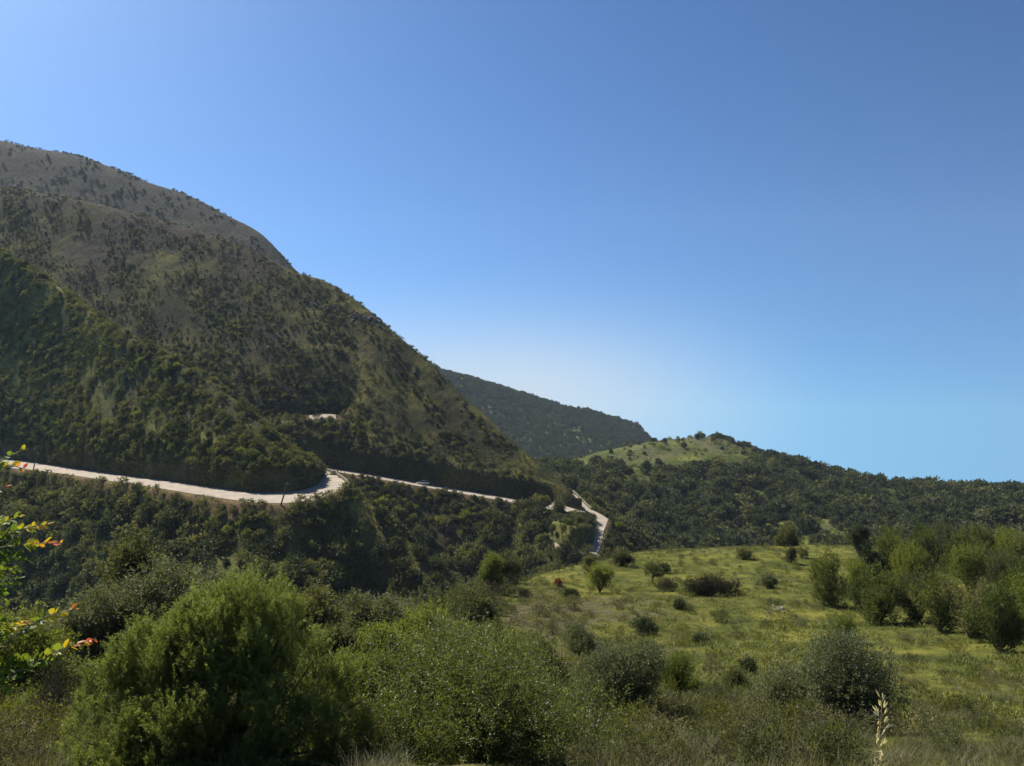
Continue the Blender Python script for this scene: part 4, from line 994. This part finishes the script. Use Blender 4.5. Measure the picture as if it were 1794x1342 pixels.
# trees that stand below the hairpin bend
for q, (x, y, hh, ww, lb) in enumerate(((12.0, 213, 6.6, 5.5, 'broad dark tree below the hairpin bend, left of its fellows'), (16.4, 215, 5.4, 4.6, 'round dark tree in front of the hairpin bend between two others'), (20.6, 216, 4.6, 4.0, 'dark tree right below the end of the pale hairpin road'), (14.2, 217.2, 5.4, 4.4, 'bushy tree hiding the lower run of the hairpin, second from the left'), (10.6, 220.2, 5.0, 4.6, 'leftmost tree by the lower run of the hairpin'), (14.0, 246.5, 4.6, 3.8, 'dark tree where the middle road enters the hairpin bend'))):
    i_, j_ = int((y-196)/.45), int((x-2)/.45)
    make_plant('bend_tree', lb, 'tree', (x, y, hz[i_, j_]), ww, hh, L_bush if q != 1 else L_dark, 500, .9, 12, .34, .17, 760+q, n_lobe=8, low=.1, parts=('crown', 'trunk'), trunk_h=.5)

# --- the grove on the right of the meadow: soft upswept young trees
rg = np.random.default_rng(9)
grove = [(1462, 1062, 968, 86), (1500, 1048, 975, 60), (1540, 1092, 985, 104), (1512, 1072, 1000, 60), (1608, 1092, 1000, 80), (1570, 1010, 930, 66), (1590, 1040, 945, 60), (1645, 1106, 992, 96), (1640, 1000, 918, 66),
         (1700, 1118, 1008, 100), (1672, 1010, 926, 60), (1700, 1040, 950, 72), (1750, 1142, 1015, 110), (1730, 1020, 940, 66), (1765, 1060, 955, 70), (1790, 1030, 940, 70), (1800, 1120, 1000, 90),
         (1560, 978, 915, 56), (1610, 966, 905, 60), (1660, 975, 912, 60), (1712, 980, 915, 64), (1765, 985, 922, 64), (1505, 968, 918, 44), (1830, 1080, 960, 100), (1812, 1000, 930, 80), (1625, 1030, 962, 50), (1445, 1020, 985, 40), (1575, 1060, 1000, 56)]
gm = [L_fresh, L_bush]
protos_g = []
for k in range(5):
    protos_g.append(make_plant('grove_tree', 'x', 'tree', (0, 0, 0), .95, 1.0, [L_grove, L_fresh, L_grove, L_grove, L_bush][k], seed=700+k, n_spray=700, spray_len=.19, n_leaf=13, leaf_l=.042, leaf_w=.016,
                               n_lobe=12, up=.72, core=.42, low=.02, rz=0, parts=('crown', 'trunk'), trunk_h=.05, r0=.018, n_br=50))
used = set()
def gx_word(px): return 'left' if px < 1560 else ('middle' if px < 1690 else 'right')
glabels = {0: 'full soft green young tree at the left front corner of the grove', 2: 'broad soft green tree in the front row of the grove beside the dark shadow', 7: 'feathery tree in the middle of the grove front row above the long shadow',
           9: 'feathery tree right of the middle in the grove front row', 12: 'large dark based tree at the right end of the grove front row', 3: 'low bushy tree between the first two front trees of the grove', 4: 'small soft tree just right of the broad front tree of the grove',
           26: 'lone low young tree out on the meadow left of the grove'}
for i, (px, pf, pt, wd) in enumerate(grove):
    p = spot(px, pf); h = ((HY-pt)/F*p.y - p.z)*.90; wv = wd/F*p.y*.90
    k = i % 5
    o = protos_g[k] if k not in used else copy_tree(protos_g[k]); used.add(k)
    o.location = p; o.scale = (wv*1.05, wv*1.05, h*1.03); o.rotation_euler = (0, 0, rg.random()*6.28)
    if i in glabels: o['label'] = glabels[i]
    elif pf > 1035: o['label'] = 'soft green young tree standing inside the meadow grove, one of several'
    else: o['label'] = 'pale green young tree in the back rows of the meadow grove, one of several'
    o['group'] = 'young trees of the grove right of the meadow'
for nm, lb, px, pf, pt, wd, lm in (('cypress_tree', 'dark dense conical tree at the left back of the grove', 1527, 1012, 945, 44, L_dark), ('cypress_tree', 'tall narrow dark tree just behind the dark conical tree of the grove', 1507, 975, 915, 24, L_dark),
                                   ('dark_tree', 'dark round tree at the back of the grove', 1655, 980, 925, 46, L_dark)):
    shrub_at(nm, lb, 'tree', px, pf, pt, wd, lm, seed=800+px, n_spray=900, spray_len=.42, n_leaf=14, leaf_l=.13, leaf_w=.06, n_lobe=9, core=.75, up=.5, low=.05, parts=('crown', 'trunk'), trunk_h=.2)
print('near plants done')

# ================================================================== TURNING SHRUB AT THE LEFT EDGE, OAT STALK, STONES
def bez(p0, p1, p2, n=14):
    t = np.linspace(0, 1, n)[:, None]; return (1-t)**2*p0 + 2*t*(1-t)*p1 + t*t*p2
def round_leaf(c, d, nrm, L_, W, vs, qs, tt, tint):
    """oval leaf of six points (three quads across the midrib)"""
    s = np.cross(d, nrm); s /= np.linalg.norm(s)+1e-9; nrm = np.cross(s, d); b = len(vs)
    up = nrm*L_*.10
    pts = [c, c + d*L_*.30 + s*W*.42 + up, c + d*L_*.72 + s*W*.40 + up, c + d*L_, c + d*L_*.72 - s*W*.40 + up, c + d*L_*.30 - s*W*.42 + up]
    vs.extend(pts); qs.append((b, b+1, b+2, b+3)); qs.append((b, b+3, b+4, b+5)); tt.extend([tint]*6)
def smoke():
    rg = np.random.default_rng(44)
    foot = G.at(-260, 2.9); root = empty('turning_shrub', foot)
    tag(root, 'shrub with round leaves turning yellow and red reaching in from the left edge', 'shrub')
    f0 = np.array(foot)
    def W(px, py, Y): return unproj(px, py, Y) - f0
    # branch: (tip px, py, Y, base px, py, turned colour)
    tips = [(50, 786, 2.9, -60, 850, .45, 12), (46, 822, 2.9, -60, 832, 1.0, 9), (14, 850, 2.9, -60, 900, .9, 9), (42, 902, 3.0, -60, 965, .5, 14), (86, 918, 3.0, -40, 960, .72, 22), (112, 952, 3.0, -60, 975, .88, 24), (60, 985, 3.0, -60, 985, .3, 22),
            (30, 1000, 3.05, -60, 1020, .2, 26), (20, 955, 3.0, -70, 950, .35, 22), (136, 1067, 3.1, 20, 1120, .80, 12), (168, 1118, 3.1, 10, 1190, .97, 22), (110, 1160, 3.1, -20, 1180, .35, 36), (50, 1088, 3.15, -50, 1150, .66, 26),
            (60, 1165, 3.15, -50, 1200, .25, 34), (20, 1120, 3.2, -60, 1110, .3, 26), (20, 1210, 3.1, -60, 1215, .2, 20), (10, 1040, 3.2, -60, 1060, .2, 20), (-10, 890, 3.0, -80, 900, .3, 16)]
    big = []
    for i, (px, py, Y, bx_, by_, red, nl) in enumerate(tips):
        tip, base = W(px, py, Y), W(bx_, by_, Y + .08)
        path = bez(base, (base+tip)/2 + np.array([0, 0, .03 + .02*rg.random()]), tip, 12)
        mb_v, mb_q = tube_arrays(path, np.linspace(.0042, .0011, 12), 5)
        br = link(bpy.data.objects.new('twig', quad_mesh('twig', mb_v, mb_q, [M_paletwig], smooth=True)), root)
        vs, qs, tt = [], [], []; Ltot = np.linalg.norm(tip-base)
        m = int(nl*1.6)
        for j in range(m):
            t = (j+.5)/m; t = .08 + .90*t; k = t*11; a = int(k); c = path[a]*(1-(k-a)) + path[min(a+1, 11)]*(k-a)
            ax = unit(path[min(a+1, 11)]-path[a] if a < 11 else path[11]-path[10])
            side = unit(np.cross(ax, rg.normal(size=3))); d = unit(ax*.55 + side*(1.0-.35*t) + np.array([0, 0, .12]))
            tip_f = np.clip((t-.45)/.55, 0, 1)
            tint = np.clip(.12 + .22*rg.random() + (red-.25)*tip_f*1.15 + rg.normal(0, .05), 0, 1) if red > .4 else np.clip(.12+.30*rg.random(), 0, 1)
            L_ = (.040 - .018*tip_f)*(.75+.5*rg.random()); round_leaf(c, d, unit(rg.normal(size=3)+np.array([0, 0, 1.2])), L_, L_*(.85-.3*tip_f), vs, qs, tt, tint)
        link(bpy.data.objects.new('leaves', quad_mesh('leaves', np.array(vs), np.array(qs), [L_smoke], attrs={'tint': tt})), br)
        big.append(base)
    # main stems from the foot and the leafy mass outside the frame
    vs, qs = [], []; n = 0
    for b in big:
        V, Q = tube_arrays(bez(np.array([0, 0, -.1]), np.array([b[0]*.2-.1, b[1]*.3, b[2]*.7]), b, 10), np.linspace(.016, .004, 10), 6); vs.append(V); qs.append(Q+n); n += len(V)
    link(bpy.data.objects.new('stems', quad_mesh('stems', np.concatenate(vs), np.concatenate(qs), [M_bark], smooth=True)), root)
    lb = [[W(-130, 960, 3.0)[0], 0.05, W(0, 960, 3)[2], .17, .3, .2], [W(-150, 1130, 3.0)[0], .1, W(0, 1130, 3)[2], .22, .3, .25], [W(-190, 820, 3)[0], 0, W(0, 820, 3)[2], .2, .25, .18]]
    lb.append([W(-20, 985, 3.15)[0], .1, W(0, 985, 3.15)[2], .12, .12, .07]); lb.append([W(-10, 1165, 3.2)[0], .1, W(0, 1165, 3.2)[2], .13, .12, .06])
    V, Q, T, tp = crown(lb, 800, .09, 7, .026, .017, .3, .5, .4, 46)
    link(bpy.data.objects.new('foliage', quad_mesh('foliage', V, Q, [L_smoke], attrs={'tint': T*.5})), root)
smoke()

def oat(px_foot, px_top, py_top, Yd, label, n_sp, size, seed):
    rg = np.random.default_rng(seed)
    foot = G.at(px_foot, Yd); root = empty('oat_stalk', foot); tag(root, label, 'grass stalk')
    f0 = np.array(foot); top = unproj(px_top, py_top, Yd) - f0
    path = bez(np.array([0, 0, -.02]), np.array([top[0]*.25, 0, top[2]*.6]), top, 22)
    V, Q = tube_arrays(path, np.linspace(.0022, .0007, 22), 5)
    link(bpy.data.objects.new('stem', quad_mesh('stem', V, Q, [L_straw], attrs={'tint': np.full(len(V), .25)}, smooth=True)), root)
    H = top[2]; span = size
    for j in range(n_sp):
        t = j/(n_sp-1); z = H - span*t; k = np.interp(z, path[:, 2], np.arange(22)); a = int(min(k, 20)); c = path[a]*(1-(k-a)) + path[a+1]*(k-a)
        side = 1 if j % 2 else -.7
        off = np.array([side*(.004+.012*rg.random()*(.4+t)), rg.normal(0, .006), -.010*rg.random()])
        hang = unit(np.array([side*.30+rg.normal(0, .30)+.25, rg.normal(0, .3), 1.0 - 2.2*(t > .72)*rg.random()]))
        vs, qs, tt = [], [], []
        for g in range(3):
            dd = unit(hang + rg.normal(0, .16, 3)); round_leaf(c+off, dd, unit(rg.normal(size=3)), .021*(.7+.5*rg.random()), .0036, vs, qs, tt, .55+.4*rg.random())
        sV, sQ = tube_arrays(np.stack([c, c+off*.6, c+off]), [.0005]*3, 4)
        b = len(vs); V = np.concatenate([np.array(vs), sV]); Q = np.concatenate([np.array(qs), sQ+b]); T = np.concatenate([tt, np.full(len(sV), .3)])
        link(bpy.data.objects.new('spikelet', quad_mesh('spikelet', V, Q, [L_straw], attrs={'tint': T})), root)
oat(1512, 1546, 1222, 2.2, 'pale ripe oat stalk standing tall in the lower right foreground', 22, .19, 1)
# thin dry stems by the bottom edge
rg = np.random.default_rng(77)
for k, (px, py, Yd, lx) in enumerate(((1180, 1294, 5.2, -3), (1192, 1318, 5.0, 16), (1402, 1330, 3.6, 6), (1008, 1316, 6, -12), (1268, 1325, 5.5, 10), (95, 1290, 6.5, 25), (60, 1315, 6.0, -18), (140, 1322, 6.3, 14), (1395, 1250, 8, 9))):
    foot = G.at(px - lx, Yd); root_z = np.array(foot)
    top = unproj(px, py, Yd) - root_z
    V, Q = tube_arrays(bez(np.array([0, 0, -.03]), np.array([top[0]*.1, 0, top[2]*.55]), top, 12), np.linspace(.0032, .001, 12), 4)
    o = link(bpy.data.objects.new('dry_stem', quad_mesh('dry_stem', V, Q, [L_straw], attrs={'tint': np.full(len(V), .2)}, smooth=True))); o.location = foot
    tag(o, 'thin bare dry stem sticking up at the bottom edge, one of several alike', 'grass stalk', 'dry stems along the bottom edge')

def rock_mesh(seed, r=1.0):
    rg = np.random.default_rng(seed); n, m = 10, 14; V = []
    for i in range(n+1):
        a = math.pi*i/n
        for j in range(m):
            b = 2*math.pi*j/m; d = np.array([math.sin(a)*math.cos(b), math.sin(a)*math.sin(b), math.cos(a)*.65])
            q = 1 + .35*float(fbm(np.array([d[0]*1.7+seed]), np.array([d[1]*1.7+d[2]*2.3]), 3, seed)[0]); V.append(np.round(d*q*6)/6*.55 + d*q*.45)
    i, j = np.meshgrid(np.arange(n), np.arange(m), indexing='ij'); j2 = (j+1) % m
    return quad_mesh('stone', np.array(V)*r, np.stack([i*m+j, (i+1)*m+j, (i+1)*m+j2, i*m+j2], -1).reshape(-1, 4), [M_stone])
rocks = [rock_mesh(s) for s in (3, 4, 5)]
rg = np.random.default_rng(12)
for k in range(24):
    px, py = rg.normal(1362, 9), rg.normal(1067, 4.5); p = spot(px, py); o = bpy.data.objects.new('stone', rocks[k % 3]); s = .06+.13*rg.random()
    o.location = p; o.scale = (s, s*.9, s); o.rotation_euler = (rg.random(), rg.random(), rg.random()*6); link(o)
    tag(o, 'grey stone in the little rock pile on the meadow, one of many', 'stone', 'stones of the rock pile in the meadow')
for k, (px, py, s) in enumerate(((1224, 1083, .08), (1282, 1067, .06), (1295, 1014, .14), (1660, 1128, .08), (1437, 997, .1), (1742, 1213, .06), (905, 1018, .12), (918, 1020, .1), (935, 1035, .08), (1020, 1012, .12))):
    p = spot(px, py); o = bpy.data.objects.new('stone', rocks[k % 3]); o.location = p; o.scale = (s, s, s); o.rotation_euler = (.3*k, .2, k); link(o)
    tag(o, 'pale stone lying alone in the meadow grass, one of several alike', 'stone', 'single stones in the meadow')

# ================================================================== THINGS ALONG THE ROADS
def on_sheet(S, px, Y): return S.at(px, Y)
def pole(px_f, py_f, px_t, py_t, label, lamp=True):
    z = Z1; Y = z*F/(HY-py_f); foot = np.array([(px_f-CX)/F*Y, Y, z-.3]); top = unproj(px_t, py_t, Y) - foot
    root = empty('utility_pole', foot); tag(root, label, 'pole')
    mb = MB(); mb.tube([(0, 0, 0), top*.5, top], [.17, .14, .11], 8); mb.build('shaft', M_pole, root, True)
    mb = MB(); mb.box((top[0], top[1]-.12, top[2]-.35), (1.3, .1, .12)); mb.build('crossarm', M_pole, root)
    for s in (-.55, 0, .55):
        mb = MB(); mb.tube([(top[0]+s, top[1]-.12, top[2]-.29), (top[0]+s, top[1]-.12, top[2]-.10)], [.05, .035], 6); mb.build('insulator', M_metal, root)
pole(58, 824, 67, 781, 'leaning dark utility pole by the pale road near the left edge')
pole(491.5, 884, 504, 846, 'leaning dark utility pole at the outer edge of the pale road bend')

def wall_along(name, label, pts, h, th, mat):
    pts = np.array(pts, float); base = pts[len(pts)//2].copy(); P = pts - base
    o = MB(); T = np.gradient(P[:, :2], axis=0); T /= np.linalg.norm(T, axis=1)[:, None]; Nn = np.stack([-T[:, 1], T[:, 0]], 1)*th/2
    v = []
    for k in range(len(P)):
        a = P[k, :2]+Nn[k]; b = P[k, :2]-Nn[k]; z0 = P[k, 2]-.5; z1 = P[k, 2]+h
        v += [(a[0], a[1], z0), (b[0], b[1], z0), (b[0], b[1], z1), (a[0], a[1], z1)]
    f = []
    for k in range(len(P)-1):
        for q in range(4): f.append((k*4+q, k*4+(q+1) % 4, (k+1)*4+(q+1) % 4, (k+1)*4+q))
    f.append((3, 2, 1, 0)); n = (len(P)-1)*4; f.append((n, n+1, n+2, n+3)); o.add(v, f)
    ob = o.build(name, mat); ob.location = base; tag(ob, label, 'wall'); return ob
far = [(566, 822.5), (571, 825), (578, 827.3), (585, 830.2), (592, 834), (598, 838), (604, 842.5), (609, 847), (612, 850.5), (611, 853.5), (606, 856.5)]
wall_along('roadside_wall', 'low pale stone wall curving round the outside of the near road bend', [np.array([(x-CX)/F*(Z1*F/(HY-y)), Z1*F/(HY-y), Z1]) for x, y in far], .75, .45, M_stone)
M_wall2 = plain_mat('mossy_stone', (.15, .14, .09), .95, nscale=2, namp=.4, bump=.4)
edge = [(1003, 862), (1008, 866), (1015, 873), (1022, 880), (1029, 887), (1036, 893)]
wall_along('roadside_wall', 'straight mossy wall running down along the far edge of the hairpin', [on_plane(*e) for e in edge], .7, .5, M_wall2)
edge = [(1066.5, 911), (1064, 919), (1061.5, 926), (1059, 932), (1057.5, 937), (1056, 946), (1053.5, 957)]
# guardrail on the outside of the hairpin
def guardrail():
    P = np.array([on_plane(*e) for e in edge]); base = P[3].copy(); Q_ = P - base
    root = empty('guardrail', base); tag(root, 'dark steel guardrail on the outside of the hairpin bend', 'guardrail')
    mb = MB()
    for k in range(len(Q_)-1):
        for zz in (.50, .62, .74):
            a, b = Q_[k]+np.array([0, 0, zz]), Q_[k+1]+np.array([0, 0, zz]); mb.tube([a, (a+b)/2, b], .06, 5)
    mb.build('rail', M_pole, root)
    for q in Q_: mb = MB(); mb.box((q[0]+.1, q[1], .3), (.12, .12, 1.0)); mb.build('post', M_pole, root)
guardrail()
# hooped mast on the mountain edge
def mast():
    Y = float(np.interp(757, ccols, rid['Y'])) + .5; top = unproj(760, 628.5, Y); ft = unproj(757, 637.2, Y); root = empty('hoop_mast', ft - np.array([0, 0, .4])); tag(root, 'tiny pale hooped mast standing on the mountain edge against the sky', 'mast')
    s = .33*Y/366
    mb = MB(); mb.tube([(0, 0, 0), (-.05, 0, 1.3), (-.1, 0, 2.5)], .03, 5); mb.build('post', M_metal, root)
    a = np.linspace(math.pi, -.35*math.pi, 14); c = np.array([.42, 0, 2.45])
    mb = MB(); mb.tube([c + np.array([.52*math.cos(t), 0, .30*math.sin(t)]) for t in a], .025, 5); mb.build('hoop', M_metal, root)
    mb = MB(); mb.tube([(.9, 0, 2.15), (.5, 0, 1.2), (.2, 0, .2)], .022, 5); mb.build('stay', M_metal, root)
mast()

# silver car on the second road
def car():
    Yc = float(np.interp(742, ccols, c1['Y'])) + 5.2; c = np.array([(742-CX)/F*Yc, Yc, float(np.interp(742, ccols, c1['z'])) + .09])
    k = int(np.argmin(np.abs(ccols-742))); t = np.array([(ccols[k+12]-CX)/F*c1['Y'][k+12]-(ccols[k-12]-CX)/F*c1['Y'][k-12], c1['Y'][k+12]-c1['Y'][k-12]])
    rz = math.atan2(t[1], t[0]) + math.pi          # front points left, up the road
    root = empty('parked_car', c, rz); root.name = 'car'; tag(root, 'small silver blue car driving on the shaded middle road', 'car')
    paint = plain_mat('silver_paint', (.42, .50, .62), .25, .5, spec=.6, namp=.03); glass = plain_mat('car_glass', (.04, .05, .06), .08, 0, spec=.8, namp=0)
    rub = plain_mat('rubber', (.02, .02, .02), .8); lampm = plain_mat('lamp_glass', (.8, .8, .78), .15, 0, spec=.8, namp=0); redm = plain_mat('tail_lamp', (.4, .02, .02), .2, 0, spec=.6, namp=0)
    def body_prof(pts, halfw, mat, name, inset=0.0, par=root):
        v, f = [], []; n = len(pts)
        for s in (-1, 1):
            for x, z in pts: v.append((x, s*(halfw - inset*max(0, (z-.85))), z))
        f.append(tuple(range(n-1, -1, -1)) if True else 0); f.append(tuple(range(n, 2*n)))
        for i in range(n): j = (i+1) % n; f.append((i, j, n+j, n+i))
        me = poly_mesh(name, v, f, [mat]); o = link(bpy.data.objects.new(name, me), par)
        bv = o.modifiers.new('b', 'BEVEL'); bv.width = .05; bv.segments = 2; bv.limit_method = 'ANGLE'; return o
    body_prof([(2.05, .30), (2.10, .55), (1.95, .78), (1.15, .93), (-1.75, .98), (-2.05, .90), (-2.10, .45), (-2.0, .28)], .87, paint, 'body')
    body_prof([(1.10, .94), (.35, 1.40), (-1.05, 1.45), (-1.80, .98)], .80, glass, 'windows', .30)
    body_prof([(.42, 1.405), (.30, 1.455), (-1.0, 1.50), (-1.12, 1.455)], .66, paint, 'roof', 0)
    for x in (1.32, -1.30):
        for s in (-1, 1):
            mb = MB(); mb.tube([(x, s*.70, .32), (x, s*.90, .32)], .33, 18); wh = mb.build('wheel', rub, root)
            mb = MB(); mb.tube([(x, s*.895, .32), (x, s*.915, .32)], .20, 14); mb.build('rim', M_metal, wh)
    for s in (-1, 1):
        mb = MB(); mb.box((2.03, s*.62, .66), (.16, .36, .16)); mb.build('headlight', lampm, root)
        mb = MB(); mb.box((-2.06, s*.68, .72), (.12, .26, .18)); mb.build('tail_light', redm, root)
        mb = MB(); mb.box((.75, s*.98, 1.02), (.16, .2, .14)); mb.build('mirror', paint, root)
car()

# ================================================================== AIR, SKY, SUN, CAMERA
SUN_AZ, SUN_EL = R(-43), R(46)             # bearing left of the view direction, height
def build_haze():
    mb = MB(); mb.box((100, 850, 0), (2600, 1900, 660))
    m, nt, N, L = new_mat('hazy_air')
    v = N.new('ShaderNodeVolumePrincipled'); v.inputs['Color'].default_value = (.70, .84, 1, 1); v.inputs['Density'].default_value = HAZE; v.inputs['Anisotropy'].default_value = 0.0
    out = N.new('ShaderNodeOutputMaterial'); L.new(v.outputs[0], out.inputs['Volume'])
    o = mb.build('haze', m); tag(o, 'thin blue haze in the air over the valley', 'haze', kind='stuff')
HAZE = 0.00008
build_haze()

w = bpy.data.worlds.new('World'); scene.world = w; w.use_nodes = True
nt = w.node_tree; N, L = nt.nodes, nt.links; N.clear()
tc = N.new('ShaderNodeTexCoord'); sx = N.new('ShaderNodeSeparateXYZ'); L.new(tc.outputs['Generated'], sx.inputs[0])
# below the true horizon lies bright sea haze: it keeps the colour of the lowest sky
ad = N.new('ShaderNodeMath'); ad.operation = 'ADD'; ad.inputs[1].default_value = 0.175; L.new(sx.outputs['Z'], ad.inputs[0])
mx = N.new('ShaderNodeMath'); mx.operation = 'MAXIMUM'; mx.inputs[1].default_value = 0.125; L.new(ad.outputs[0], mx.inputs[0])
cx = N.new('ShaderNodeCombineXYZ'); L.new(sx.outputs['X'], cx.inputs['X']); L.new(sx.outputs['Y'], cx.inputs['Y']); L.new(mx.outputs[0], cx.inputs['Z'])
nm = N.new('ShaderNodeVectorMath'); nm.operation = 'NORMALIZE'; L.new(cx.outputs[0], nm.inputs[0])
sky = N.new('ShaderNodeTexSky'); sky.sky_type = 'NISHITA'; sky.sun_disc = False
sky.sun_elevation = SUN_EL; sky.sun_rotation = SUN_AZ; sky.altitude = 0; sky.air_density = 1.0; sky.dust_density = 0.5; sky.ozone_density = 6.0
L.new(nm.outputs[0], sky.inputs['Vector'])
gm_ = N.new('ShaderNodeGamma'); gm_.inputs['Gamma'].default_value = 1.50; L.new(sky.outputs[0], gm_.inputs['Color'])
tn = N.new('ShaderNodeMix'); tn.data_type = 'RGBA'; tn.blend_type = 'MULTIPLY'; tn.inputs[0].default_value = 1; L.new(gm_.outputs[0], tn.inputs[6]); tn.inputs[7].default_value = (.50, .545, .49, 1)
# pale sea haze low in the sky straight ahead, thinning out to the right
def mth(op, a, b=None, c=None):
    n = N.new('ShaderNodeMath'); n.operation = op
    for k, v in enumerate((a, b, c)):
        if v is None: continue
        if isinstance(v, (int, float)): n.inputs[k].default_value = v
        else: L.new(v, n.inputs[k])
    return n.outputs[0]
q = mth('MULTIPLY', mth('ADD', sx.outputs['Z'], 0.045), 11.0); fz = mth('EXPONENT', mth('MULTIPLY', mth('MULTIPLY', q, q), -1.0))
fx_ = N.new('ShaderNodeMapRange'); fx_.interpolation_type = 'SMOOTHSTEP'; L.new(sx.outputs['X'], fx_.inputs[0]); fx_.inputs[1].default_value = -0.02; fx_.inputs[2].default_value = 0.40; fx_.inputs[3].default_value = 1; fx_.inputs[4].default_value = 0
fa = mth('MULTIPLY', mth('MULTIPLY', fz, fx_.outputs[0]), 0.85)
hm_ = N.new('ShaderNodeMix'); hm_.data_type = 'RGBA'; L.new(fa, hm_.inputs[0]); L.new(tn.outputs[2], hm_.inputs[6]); hm_.inputs[7].default_value = (6.6, 7.4, 8.0, 1)
bg = N.new('ShaderNodeBackground'); bg.inputs['Strength'].default_value = 0.056; L.new(hm_.outputs[2], bg.inputs['Color'])
ow = N.new('ShaderNodeOutputWorld'); L.new(bg.outputs[0], ow.inputs['Surface'])

sl = bpy.data.lights.new('sun', 'SUN'); sl.energy = 5.0; sl.angle = R(0.55); sl.color = (1.0, 0.94, 0.84)
so = link(bpy.data.objects.new('sun', sl))
sd_ = Vector((math.sin(SUN_AZ)*math.cos(SUN_EL), math.cos(SUN_AZ)*math.cos(SUN_EL), math.sin(SUN_EL)))
so.rotation_euler = sd_.to_track_quat('Z', 'Y').to_euler(); so.location = (-200, 100, 300)

cam = bpy.data.cameras.new('camera'); co = link(bpy.data.objects.new('camera', cam))
cam.sensor_fit = 'HORIZONTAL'; cam.sensor_width = 36; cam.lens = 36*F/1794.0
cam.shift_y = -(671-HY)/1794.0
cam.clip_start = 0.05; cam.clip_end = 8000
co.location = (0, 0, 0); co.rotation_euler = (math.pi/2, 0, 0)
scene.camera = co

scene.view_settings.view_transform = 'Standard'; scene.view_settings.look = 'None'
scene.view_settings.exposure = 0.85; scene.view_settings.gamma = 1; scene.view_settings.use_curve_mapping = False
c = scene.cycles
c.max_bounces = 5; c.diffuse_bounces = 2; c.glossy_bounces = 2; c.transmission_bounces = 3; c.volume_bounces = 0; c.transparent_max_bounces = 4
c.caustics_reflective = False; c.caustics_refractive = False
c.use_denoising = True
print('objects', len(scene.objects))
